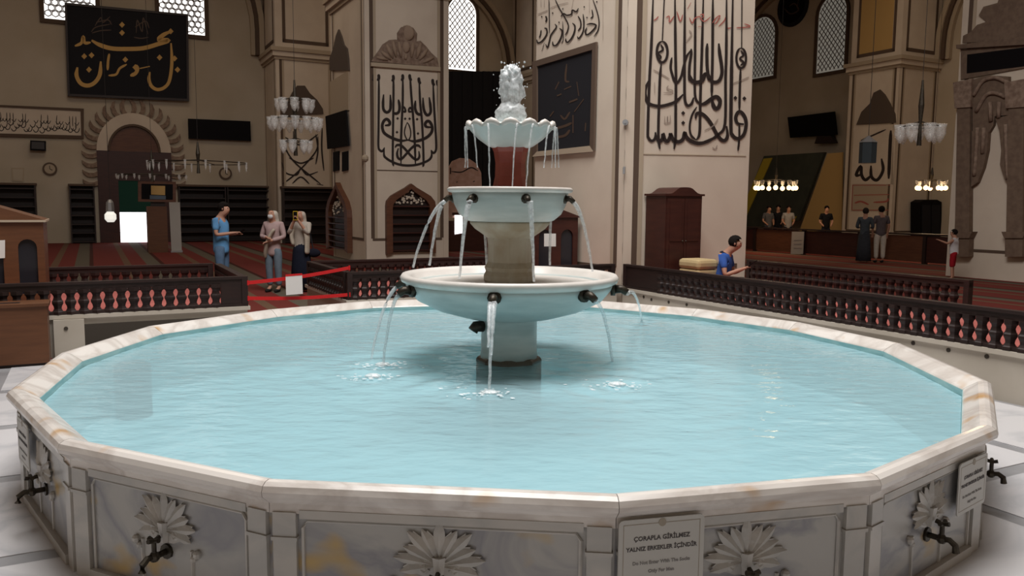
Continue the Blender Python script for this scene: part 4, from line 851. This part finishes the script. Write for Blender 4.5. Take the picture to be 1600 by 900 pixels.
Pk2 = Pl('v', 11.45); kiosk(Pk2, 834, 902, 415, 340, 'reddish wooden kiosk with arched openings beside the big pillar, half hidden by the fountain', redwood, nwin=2, d=.6, gable='mid')
Pn = Pl('v', 10.9); t = thing('sign_stand', Pn.az(Pn.a(859, 412), .49), 'small white notice on a thin pole in front of the reddish kiosk', 'sign')
G().poly(Pn, [(850, 365), (868, 365), (868, 385), (850, 385)], .0, .012).out('notice_sheet', paper, t); q = Pn.az(Pn.a(859, 412), .49, -.01); G().tube([q, q+ZZ*.62], .009, 6).out('pole', silver, t); G().tube([q, q+ZZ*.015], .1, 12).out('foot', silver, t)
bx0 = atz(78, 572, 0); bu, bv = uv_of(bx0)
t = thing('wooden_chest', W(bu-.6, bv+.15, 0), 'plain brown wooden chest on the floor at the left picture edge', 'chest')
G().box(bu-1.5, bu, bv, bv+.36, .04, .64).out('chest_body', midwood, t); G().box(bu-1.52, bu+.02, bv-.02, bv+.37, .64, .67).out('lid', midwood, t); G().box(bu-1.45, bu-.03, bv+.03, bv+.33, .0, .04).out('plinth', darkwood, t); G().box(bu-.55, bu-.25, bv+.1, bv+.2, .67, .673).out('hand_slot', darkwood, t)
t = thing('paper_sheet', W(bu-.75, bv+.15, .67), 'white paper lying on the brown wooden chest', 'paper'); G().box(bu-.9, bu-.62, bv+.03, bv+.25, .672, .678).out('sheet', paper, t)
# wardrobe on the right platform
wv = P1V-.52; Pw = Pl('v', wv); a0, a1 = Pw.a(1038, 400), Pw.a(1094, 400); zt = Pw.z(1066, 306)
t = thing('wardrobe', W((a0+a1)/2, wv+.25, .49), 'tall dark red wooden wardrobe with curved top against the big pillar', 'wardrobe')
G().slab(Pw, a0, a1, .49, zt, -.49, 0).out('wardrobe_body', redwood, t)
mid = (a0+a1)/2
for k, (b0, b1) in enumerate(((a0+.02, mid-.005), (mid+.005, a1-.02))):
    dr = G().slab(Pw, b0, b1, .55, zt-.04, 0, .018).out('door', redwood, t)
    for z0, z1 in ((.6, 1.15), (1.2, zt-.1)): G().slab(Pw, b0+.05, b1-.05, z0, z1, .018, .028).out('door_panel', redwood, dr)
    h = Pw.az(mid+(-.03 if k == 0 else .03), 1.2, .018); G().ball(h+Pw.n*.012, .014, n=8).out('knob', bronze, dr)
top = [(a0-.03, zt)]+[(mid+(k/8)*((a1-a0)/2+.03), zt+.03+.10*math.exp(-(k/4.2)**4)) for k in range(-8, 9)]+[(a1+.03, zt)]
G().poly(Pw, top, -.5, .03, px=False).out('curved_top', redwood, t)
# beige cushion block
Pc = Pl('v', 9.2); a0, a1 = Pc.a(1091, 420), Pc.a(1122, 420)
t = thing('padded_seat', W((a0+a1)/2, 9.42, .49), 'beige padded seat block between wardrobe and seated man', 'seat')
G().slab(Pc, a0, a1, .49, .80, -.45, 0).out('seat_base', beige, t, bevel=.03); G().slab(Pc, a0-.01, a1+.01, .80, .95, -.46, .01).out('cushion', beige, t, bevel=.05)
# red barrier tape with a paper
def tape(zl, zr, label):
    A_, B_ = W(1.66, VF+.02, zl), W(2.95, VF+.1, zr); t = thing('barrier_tape', (A_+B_)/2, label, 'tape', 'red barrier tapes'); g = G(); P = [A_.lerp(B_, k/8)-ZZ*.02*math.sin(math.pi*k/8) for k in range(9)]
    for k in range(8): g.prism([P[k]-ZZ*.022, P[k+1]-ZZ*.022, P[k+1]+ZZ*.022, P[k]+ZZ*.022], VV*.004)
    g.out('tape_band', redtape, t)
    for q in (A_, B_): G().tube([q-ZZ*.03, q+ZZ*.03], .012, 6).out('tape_knot', redtape, t)
tape(.76, .90, 'upper red barrier tape across the passage in front of the women'); tape(.57, .55, 'lower red barrier tape across the passage')
Pq = Pl('v', VF+.0); t = thing('paper_notice', Pq.px(460, 460), 'white paper notice hanging from the upper red tape', 'notice'); G().poly(Pq, [(446, 431), (472, 429), (473, 459), (447, 461)], .0, .006).out('sheet', white, t); G().poly(Pq, [(446, 429), (472, 427), (472, 430), (446, 432)], .0, .008).out('tape_strip', redtape, t)
# ------------------------------------------------------------------ right background
t = thing('wooden_barrier', W(22.8, 20, 0), 'long low dark wooden partition along the carpet in the right background', 'partition')
for k in range(6):
    v0 = 13.8+k*2.4; G().box(22.78, 22.84, v0+.06, v0+2.34, .05, .86).out('panel', warmwood if k % 2 else redwood, t); G().box(22.74, 22.88, v0-.05, v0+.06, 0, .9).out('post', darkwood, t)
G().box(22.72, 22.9, 13.75, 28.25, .88, .93).out('top_rail', darkwood, t)
Px = Pl('u', 22.7); t = thing('paper_notice', Px.px(1246, 397), 'white notice board leaning on the dark partition in the right background', 'notice'); G().poly(Px, [(1238, 362), (1257, 362), (1255, 397), (1236, 397)], .0, .02).out('sheet', mat('grey_notice', (.42, .40, .38), .8), t)
for yy in (375, 381, 387): G().poly(Px, [(1241, yy), (1253, yy), (1253, yy+1.5), (1241, yy+1.5)], .021, .023).out('text_line', silver, t)
Py = Pl('v', 23.25); t = thing('black_cabinet', Py.az(Py.a(1438, 372), 0, .3), 'tall black cabinet with curved top at the foot of the far right pier', 'cabinet'); G().poly(Py, [(1421, 396), (1421, 316), (1428, 312), (1448, 312), (1455, 316), (1454, 396)], .05, .5).out('cabinet_body', screen, t); G().poly(Py, [(1424, 320), (1437, 320), (1437, 385), (1424, 385)], .5, .52).out('door', blackcloth, t); G().poly(Py, [(1439, 320), (1452, 320), (1452, 385), (1439, 385)], .5, .52).out('door', blackcloth, t)
PRw = Pl('u', UB); t = wallthing('wall_screen', PRw, 1276, 217, 'black screen on the far right wall left of the lettered pier', 'screen'); G().poly(PRw, [(1239, 184), (1312, 175), (1316, 211), (1243, 216)], .3, .4).out('screen_panel', screen, t); G().poly(PRw, [(1284, 214), (1306, 212), (1312, 224), (1280, 225)], .1, .35).out('bracket', darkwood, t)
t = wallthing('round_medallion', PRw, 1240, 42, 'round black medallion high on the far right wall', 'medallion'); c = PRw.px(1240, 10); R = 30/1260*c.y; G().tube([c, c+PRw.n*.1], R, 28).out('disc', blackcloth, t); G().tube([c+PRw.n*.1, c+PRw.n*.11], R*.82, 28).out('inner_disc', screen, t); ribbons('gold_script', PRw, [([(1228, 14), (1238, 22), (1250, 16), (1244, 6), (1236, 10)], 2), ([(1250, 0), (1248, 14)], 2)], dimgold, t, off=.115)
Pm = Pl('u', 31.0); t = thing('stair_flank', Pm.px(1240, 360), 'dark slanted stair flank with light reflections painted as yellow bands in the right background', 'stair flank')
G().poly(Pm, [(1198, 244), (1292, 238), (1252, 345), (1150, 362)], .0, .2).out('dark_flank', teal, t); G().poly(Pm, [(1199, 248), (1212, 247), (1168, 345), (1155, 348)], .2, .26).out('painted_reflection', yellow, t); G().poly(Pm, [(1228, 340), (1250, 338), (1246, 346), (1224, 348)], .2, .26).out('painted_reflection', yellow, t)  # yellow bands are reflections of lights, put in as colour
G().poly(Pm, [(1294, 240), (1318, 238), (1316, 360), (1250, 362)], .0, .06).out('ochre_field', ochre, t)  # lit stretch of wall, its brightness painted as an ochre field
# ------------------------------------------------------------------ chandeliers
def tulip(c, h, r, m, parent):
    pr = [(r*.15, 0), (r*.55, h*.22), (r*.9, h*.5), (r*.85, h*.75), (r*1.0, h)]; return G().lathe(c, pr, 8).out('glass_shade', m, parent, smooth=True)
def chandelier(px, py_t, D, rows, label, group='chandeliers', m=None, fat=.36, top=13.6, hub=(.05, .6), lit=None):
    base = at_depth(px, rows[-1][0], D); t = thing('chandelier', base, label, 'chandelier', group); ctr = Vector((base.x, base.y, 0)); zt = at_depth(px, py_t, D).z
    G().tube([ctr+ZZ*zt, ctr+ZZ*top], .006, 5).out('cable', ironm, t)
    zl = at_depth(px, rows[-1][0], D).z
    G().tube([ctr+ZZ*(zl-.05), ctr+ZZ*(zl+(zt-zl)*.3), ctr+ZZ*(zl+(zt-zl)*.6), ctr+ZZ*zt], [.05, .03, .06, .02], 8).out('stem', bronze, t)
    for y, rad, n, h in rows:
        z = at_depth(px, y, D).z; R = rad/1260*D; hh = h/1260*D
        g = G(); pts = [ctr+Vector((R*math.cos(2*math.pi*k/20), R*math.sin(2*math.pi*k/20), z+hh*.9)) for k in range(21)]; g.tube(pts, .012, 5, cap=False)
        for k in range(4): a = math.pi*k/2; g.tube([ctr+ZZ*(z+hh*1.2), ctr+Vector((R*math.cos(a), R*math.sin(a), z+hh*.9))], .01, 5)
        g.out('ring', bronze, t)
        for k in range(n): a = 2*math.pi*(k+.3)/n; q = ctr+Vector((R*math.cos(a), R*math.sin(a), z)); tulip(q, hh, hh*fat, m or glassw, t)
        if lit:
            for k in range(n): a = 2*math.pi*(k+.3)/n; q = ctr+Vector((R*math.cos(a), R*math.sin(a), z-hh*.3)); G().ball(q, hh*.42, n=8).out('bulb', lampw, t)
            l = bpy.data.lights.new('chandelier_glow', 'POINT'); l.energy = 90; l.color = (1, .7, .4); l.shadow_soft_size = .4; lo_ = bpy.data.objects.new('chandelier_glow', l); COL.objects.link(lo_); lo_.location = ctr+ZZ*(z-.3)
    return t
chandelier(462, 125, 19, [(176, 24, 8, 20), (205, 36, 13, 20), (240, 20, 7, 20)], 'three-tiered chandelier with frosted tulip shades in front of the left pier')
chandelier(238, 235, 26, [(281, 50, 14, 8)], 'low ring chandelier with small hanging lamps in front of the portal', fat=.25)
chandelier(310, 222, 22, [(268, 72, 16, 15)], 'wide ring chandelier with thin hanging glasses under the black wall screen', fat=.13)
chandelier(1436, 125, 17, [(224, 28, 7, 28)], 'chandelier with tulip glasses hanging in front of the right pier')
chandelier(1212, 262, 30, [(291, 30, 9, 9)], 'ring of glowing warm bulbs just right of the big pillar', lit=True, group='lit bulb rings')
chandelier(1455, 262, 27, [(291, 20, 7, 9)], 'ring of glowing warm bulbs left of the pillar with the niche', lit=True, group='lit bulb rings')
c = at_depth(1355, 255, 20); t = thing('hanging_lantern', c, 'dark square lantern hanging in front of the lettered right pier', 'lantern'); g = G(); g.tube([c, c+ZZ*.5], .2, 6); g.out('lantern_body', mat('lantern_glass', (.04, .055, .065), .2), t); G().tube([c+ZZ*.5, c+ZZ*.58, c+ZZ*.66], [.22, .12, .03], 6).out('lantern_cap', silver, t); G().tube([c+ZZ*.66, c+ZZ*(13.6-c.z)], .008, 5).out('cable', ironm, t)
c = at_depth(173, 347, 27); t = thing('glass_lantern', c, 'small glowing glass lantern left of the bright doorway', 'lantern'); G().lathe(c, [(.1, 0), (.18, .1), (.18, .25), (.1, .35)], 10).out('lamp_glass', mat('lantern_light', (.9, .88, .8), .4, emit=.8), t); G().lathe(c+ZZ*.35, [(.14, 0), (.12, .3), (.05, .4)], 8).out('lamp_cap', silver, t); G().tube([c+ZZ*.75, c+ZZ*(13.6-c.z)], .008, 5).out('cable', ironm, t)
# ------------------------------------------------------------------ people
def skinmesh(name, V, E, m, parent, base, ax, s_, sub=2):
    """V: list of (x right, y forward, z up, radius); one continuous skinned surface"""
    fx, rx = ax; me = bpy.data.meshes.new(name); me.from_pydata([rx*(v[0]*s_)+fx*(v[1]*s_)+ZZ*(v[2]*s_) for v in V], E, [])
    o = bpy.data.objects.new('tmp', me); COL.objects.link(o); o.modifiers.new('s', 'SKIN')
    for i, v in enumerate(V):
        r = v[3] if isinstance(v[3], tuple) else (v[3], v[3]); me.skin_vertices[0].data[i].radius = (r[0]*s_, r[1]*s_)
    me.skin_vertices[0].data[0].use_root = True
    sd = o.modifiers.new('d', 'SUBSURF'); sd.levels = sub; sd.render_levels = sub
    bpy.context.view_layer.update(); m2 = bpy.data.meshes.new_from_object(o.evaluated_get(bpy.context.evaluated_depsgraph_get())); bpy.data.objects.remove(o)
    for p_ in m2.polygons: p_.use_smooth = True
    m2.name = name; m2.materials.clear(); m2.materials.append(m); return link(name, m2, parent, base)
def lerp3(a, b, t): return tuple(a[i]+(b[i]-a[i])*t for i in range(3))
def person(base, face, ht, label, arms, shirt, trous, hair=(.012, .009, .008), sleeve=.6, legs=None, seat=None, lean=0, headdown=.02, hood=None, shirt_to=.86, skirt=False, trouser_to=.08, group=None, extra=None, shoes=(.02, .02, .02), coat=None, fingers=True, name='person'):
    s_ = ht/1.72; fx = Vector((face[0], face[1], 0)).normalized(); rx = Vector((fx.y, -fx.x, 0)); ax = (fx, rx); base = Vector(base)
    t = thing(name, base, label, 'person', group)
    pz = seat if seat else .92; dz = pz-.92; L = lambda y, z: (y+lean*(z-.92), z+dz)
    def q(x, y, z, r): yy, zz = L(y, z); return (x, yy, zz, r)
    V = [q(0, 0, .92, (.07, .05)), q(0, 0, 1.06, (.08, .06)), q(0, .01, 1.24, (.14, .10)), q(0, -.01, 1.38, (.11, .085)), q(0, 0, 1.46, .058), q(0, .025+headdown, 1.52, .076), q(0, .02+headdown*1.6, 1.59, (.088, .10)), q(0, .01+headdown*2, 1.675, (.058, .066)), q(0, .105+headdown*1.8, 1.578, .012)]
    E = [(0, 1), (1, 2), (2, 3), (3, 4), (4, 5), (5, 6), (6, 7), (6, 8)]
    sh = {}; el = {}; wr = {}
    for sd in (-1, 1):
        e, w_ = arms[0 if sd < 0 else 1]; S0 = q(sd*.165, -.01, 1.385, .056); sh[sd] = S0; el[sd] = (e[0], e[1]+lean*(e[2]-.92), e[2]+dz); wr[sd] = (w_[0], w_[1]+lean*(w_[2]-.92), w_[2]+dz)
        i = len(V); V += [S0, (*el[sd], .042), (*wr[sd], .028)]; E += [(3, i), (i, i+1), (i+1, i+2)]
        d = Vector(wr[sd])-Vector(el[sd]); d.normalize(); up = Vector((0, 0, 1)); sdv = d.cross(up); sdv = sdv.normalized() if sdv.length > .1 else Vector((1, 0, 0)); nn = sdv.cross(d)
        pm = Vector(wr[sd])+d*.055; V.append((*pm, (.036, .018))); E.append((i+2, i+3))
        if fingers:
            for k, (off, ln) in enumerate(((-.028, .060), (-.010, .070), (.009, .066), (.027, .052))):
                a = pm+d*.03+sdv*off; b_ = a+d*ln*.55; c_ = b_+(d*.6-nn*.8).normalized()*ln*.5; j = len(V); V += [(*a, .0095), (*b_, .009), (*c_, .0075)]; E += [(i+3, j), (j, j+1), (j+1, j+2)]
            a = Vector(wr[sd])+d*.03-sdv*.034*sd; b_ = a+(d*.7-sdv*.6*sd).normalized()*.04; j = len(V); V += [(*a, .011), (*b_, .009)]; E += [(i+2, j), (j, j+1)]
    lg = legs or [((-.095, .01, .88), (-.10, .02, .49), (-.10, -.01, .09), (-.10, .12, .035)), ((.095, .01, .88), (.10, .02, .49), (.10, -.01, .09), (.10, .12, .035))]
    for leg in lg:
        i = len(V); V += [(*leg[0], .035), (*leg[1], .045), (*leg[2], .038), (*leg[3], .034)]; E += [(0, i), (i, i+1), (i+1, i+2), (i+2, i+3)]
    skinmesh('body', V, E, skinm(), t, base, ax, s_)
    # shirt
    cn = 'cloth_%s' % '_'.join('%02d' % int(c*99) for c in shirt); cm = cloth(cn, shirt)
    V = [q(0, 0, shirt_to-.06, (.15, .12)), q(0, 0, shirt_to+.04, (.165, .13)), q(0, 0, 1.06, (.15, .118)), q(0, .01, 1.24, (.165, .125)), q(0, -.01, 1.38, (.135, .10)), q(0, 0, 1.435, .062)]; E = [(0, 1), (1, 2), (2, 3), (3, 4), (4, 5)]
    for sd in (-1, 1):
        i = len(V); S0 = sh[sd]; V += [(S0[0]*1.02, S0[1], S0[2], .07)]; E.append((4, i))
        if sleeve <= 1: V.append((*lerp3(S0, el[sd], sleeve), .062)); E.append((i, i+1))
        else: V += [(*el[sd], .054), (*lerp3(el[sd], wr[sd], min(.95, sleeve-1)), .042)]; E += [(i, i+1), (i+1, i+2)]
    skinmesh('shirt', V, E, cm, t, base, ax, s_)
    tm = cloth('cloth_%s' % '_'.join('%02d' % int(c*99) for c in trous), trous)
    if skirt:
        g = G(); rg = []
        for r, z in ((.13, 1.0), (.17, .85), (.20, .5), (.23, .05)):
            rg.append([g.b.verts.new(base+(rx*math.cos(2*math.pi*k/16)*r*(1+.05*(k % 2))+fx*math.sin(2*math.pi*k/16)*r*.85+ZZ*z)*s_) for k in range(16)])
        for a, b_ in zip(rg, rg[1:]):
            for k in range(16): g.b.faces.new((a[k], a[(k+1) % 16], b_[(k+1) % 16], b_[k]))
        g.b.faces.new(rg[0]); g.b.faces.new(rg[-1][::-1]); g.out('skirt', tm, t, smooth=True)
    else:
        V = [q(0, 0, 1.0, (.14, .11)), q(0, 0, .90, (.15, .12))]; E = [(0, 1)]
        for leg in lg:
            i = len(V); V += [(*leg[0], .105), (*leg[1], .078), (*lerp3(leg[1], leg[2], 1-trouser_to), .064)]; E += [(1, i), (i, i+1), (i+1, i+2)]
        skinmesh('trousers', V, E, tm, t, base, ax, s_)
        if shoes:
            for leg in lg: skinmesh('shoe', [(leg[2][0], leg[2][1]-.03, max(.045, leg[2][2]-.04), .045), (leg[3][0], leg[3][1], max(.035, leg[3][2]), .042), (leg[3][0], leg[3][1]+.07, max(.035, leg[3][2]), .034)], [(0, 1), (1, 2)], cloth('shoe_leather', shoes), t, base, ax, s_, 1)
    # head
    hy, hz_ = L(.01+headdown*1.8, 1.62); P = lambda x, y, z: base+(rx*x+fx*y+ZZ*z)*s_
    M3 = Matrix((rx, fx, ZZ)).transposed()
    if hood:
        hm = cloth('scarf_%s' % '_'.join('%02d' % int(c*99) for c in hood), hood)
        V = [(0, hy-.02, hz_+.04, (.112, .115)), (0, hy-.065, hz_-.07, (.115, .085)), (0, -.05, hz_-.18, (.11, .075)), (0, -.02, hz_-.28, (.17, .10)), (0, -.01, hz_-.38, (.175, .12))]; E = [(0, 1), (1, 2), (2, 3), (3, 4)]
        skinmesh('head_scarf', V, E, hm, t, base, ax, s_)
    else:
        g = G(); g.ball(P(0, hy-.022, hz_+.016), .112*s_, (.86, 1.0, .95), 14, M3)
        bmesh.ops.delete(g.b, geom=[v for v in g.b.verts if (v.co-P(0, hy, hz_)).dot(fx) > .055*s_ and v.co.z < P(0, 0, hz_+.055).z], context='VERTS')
        g.out('hair', cloth('hair_%02d' % int(hair[0]*999), hair), t, smooth=True)
        for sd in (-1, 1): G().ball(P(sd*.082, hy-.005, hz_-.015), .022*s_, (.5, .8, 1.3), 6, M3).out('ear', skinm(), t, smooth=True)
    for sd in (-1, 1): G().ball(P(sd*.03, hy+.075, hz_-.004), .010*s_, n=6).out('eye', ink, t)
    G().ball(P(0, hy+.076, hz_-.062), .018*s_, (1.2, .4, .35), 6, M3).out('mouth', cloth('lip', (.25, .09, .08)), t)
    if extra: extra(t, P, M3, rx, fx, s_)
    return t
def onfloor(x, D, z=0): d = ray(x, 400); q = d*(D/d.y); return Vector((q.x, q.y, z))
def phone(c, n_, m, parent, name='phone', w_=.075, h=.15): pass
camdir = lambda p_: Vector((-p_.x, -p_.y, 0)).normalized()
# man in blue
p0 = onfloor(346, 15.2)
person(p0, (1, -.12), 1.72, 'man in a light blue T-shirt and jeans looking at his phone', [((-.22, .02, 1.12), (-.08, .28, 1.14)), ((.22, .02, 1.12), (.08, .28, 1.16))], (.12, .30, .55), (.09, .15, .24), sleeve=.75, headdown=.045, shirt_to=.80)
def hand_phone(p_, face, ht, fwd_, z, m, label, tall=.14, w_=.07, face_up=False):
    fx = Vector((face[0], face[1], 0)).normalized(); rx = Vector((fx.y, -fx.x, 0)); c = p_+fx*fwd_+ZZ*z; t = thing('phone', c, label, 'phone')
    up = (ZZ*.6+fx*.8).normalized() if face_up else ZZ; n_ = rx.cross(up)
    G().prism([c-rx*w_/2, c+rx*w_/2, c+rx*w_/2+up*tall, c-rx*w_/2+up*tall], n_*.01).out('case', m, t); G().prism([c-rx*w_*.42-n_*.001+up*.01, c+rx*w_*.42-n_*.001+up*.01, c+rx*w_*.42-n_*.001+up*(tall-.01), c-rx*w_*.42-n_*.001+up*(tall-.01)], -n_*.001).out('display', screen, t)
hand_phone(p0, (1, -.12), 1.72, .36, 1.14, screen, 'dark phone held by the man in the light blue T-shirt', face_up=True)
# women
p1w = onfloor(428, 15.6)
def mask(t, P, M3, rx, fx, s_): G().ball(P(0, .115, 1.545), .058*s_, (1.05, .6, .9), 10, M3).out('face_mask', cloth('mask_white', (.62, .62, .62)), t, smooth=True)
def ext1(t, P, M3, rx, fx, s_):
    mask(t, P, M3, rx, fx, s_)
    skinmesh('shawl', [(-.1, .13, 1.30, (.07, .04)), (-.02, .16, 1.18, (.08, .04)), (.06, .16, 1.0, (.09, .045)), (.12, .12, .82, (.09, .045)), (.14, .08, .70, (.07, .03))], [(0, 1), (1, 2), (2, 3), (3, 4)], cloth('shawl_beige', (.42, .36, .29)), t, p1w, (fx, rx), s_)
person(p1w, (-.22, -1), 1.63, 'woman in a pale head scarf, face mask and grey jeans, arms folded in front', [((-.25, .02, 1.13), (-.02, .20, 1.05)), ((.25, .02, 1.13), (.04, .19, 1.12))], (.42, .30, .29), (.14, .18, .22), sleeve=1.85, hood=(.47, .42, .36), shirt_to=.78, extra=ext1)
p2w = onfloor(471, 15.7)
def ext2(t, P, M3, rx, fx, s_):
    for sd in (-1, 1): skinmesh('shawl', [(sd*.11, .09, 1.34, (.07, .05)), (sd*.17, .10, 1.15, (.09, .05)), (sd*.17 if sd < 0 else .12, .11, .95, (.08, .04)), (sd*.17 if sd < 0 else .08, .12, .78, (.09, .04))][:3 if sd > 0 else 4], [(0, 1), (1, 2), (2, 3)][:2 if sd > 0 else 3], cloth('shawl_beige', (.42, .36, .29)), t, p2w, (fx, rx), s_)
person(p2w, (-.12, -1), 1.62, 'woman in a beige scarf and navy skirt photographing with a yellow phone', [((-.20, .14, 1.20), (-.055, .24, 1.46)), ((.20, .14, 1.20), (.055, .24, 1.46))], (.40, .35, .30), (.012, .014, .025), sleeve=1.5, hood=(.44, .38, .32), skirt=True, extra=ext2)
hand_phone(p2w, (-.12, -1), 1.62, .27, 1.40, mat('yellow_case', (.62, .42, .02), .4), 'yellow phone held up by the woman in the navy skirt', tall=.17, w_=.09)
c = p2w+Vector((.24, -.02, .66)); t = thing('handbag', c, 'dark handbag at the side of the woman in the navy skirt', 'bag'); G().ball(c+ZZ*.1, .11, (1.3, .6, .8), 10).out('bag_body', cloth('navy_bag', (.012, .012, .02)), t, smooth=True); G().tube([c+ZZ*.15, c+ZZ*.5-Vector((.06, 0, 0)), c+ZZ*.70-Vector((.12, 0, 0))], .012, 6).out('strap', blackcloth, t)
# seated man on the right platform
pm = onfloor(1128, 11.9, .49)
person(pm, (.85, -.5), 1.55, 'man with a dark beard in a blue T-shirt sitting behind the long balustrade', [((-.24, .10, 1.10), (-.06, .30, 1.20)), ((.24, .10, 1.10), (.05, .31, 1.20))], (.045, .11, .38), (.03, .03, .04), sleeve=.7, seat=.10, lean=.16, headdown=.06, legs=[((-.10, .05, .11), (-.30, .30, .16), (.05, .40, .06), (.14, .44, .05)), ((.10, .05, .11), (.30, .30, .16), (-.05, .32, .06), (-.14, .36, .05))], shoes=None,
       extra=lambda t, P, M3, rx, fx, s_: (skinmesh('shoulder_yoke', [(0, .04, .60, (.165, .115)), (0, .05, .66, .07)], [(0, 1)], cloth('navy_yoke', (.012, .014, .03)), t, pm, (fx, rx), s_), G().ball(P(0, .17, .735), .062*s_, (.95, .6, .8), 10, M3).out('beard', cloth('beard', (.012, .009, .008)), t, smooth=True)))
hand_phone(pm, (.85, -.5), 1.55, .40, .38, screen, 'dark phone held by the seated man in the blue T-shirt', face_up=True)
# child
pc_ = onfloor(1490, 19.4)
person(pc_, (-.75, .6), 1.22, 'small child in a white top and red shorts with one arm raised', [((-.26, .16, 1.25), (-.20, .40, 1.34)), ((.24, .0, 1.12), (.22, .10, .92))], (.62, .61, .63), (.30, .012, .02), sleeve=.12, trouser_to=.9, shirt_to=.9, shoes=None)
# couple by the partition
pa = onfloor(1374, 25.3)
person(pa, (.1, 1), 1.76, 'man in a dark shirt and white trousers standing with his back turned by the partition', [((-.24, .0, 1.12), (-.20, .12, .90)), ((.24, .0, 1.12), (.22, .06, .88))], (.12, .10, .105), (.60, .55, .48), sleeve=.8)
pb = onfloor(1349, 25.4)
person(pb, (.5, .9), 1.70, 'person in a blue-grey top and dark skirt beside the man in white trousers', [((-.24, .02, 1.12), (-.14, .22, 1.10)), ((.24, .02, 1.12), (.12, .22, 1.10))], (.07, .085, .10), (.045, .05, .06), sleeve=1.6, skirt=True, hair=(.03, .022, .018))
for x, D, sh, lb, ht in ((1288, 31.5, (.012, .012, .014), 'distant person in black standing behind the dark partition', 1.76), (1198, 33.5, (.10, .10, .11), 'distant person in grey, leftmost of three behind the partition', 1.74), (1213, 34, (.015, .015, .02), 'distant person in dark clothes, middle one of three behind the partition', 1.78), (1229, 33, (.34, .33, .33), 'distant person in a white shirt, rightmost of three behind the partition', 1.76)):
    q_ = onfloor(x, D); person(q_, (random.uniform(-.4, .4), -1), ht, lb, [((-.23, .0, 1.12), (-.14, .2, .98)), ((.23, .0, 1.12), (.14, .2, .98))], sh, (.02, .02, .025), sleeve=.8, group='distant visitors behind the partition', fingers=False)
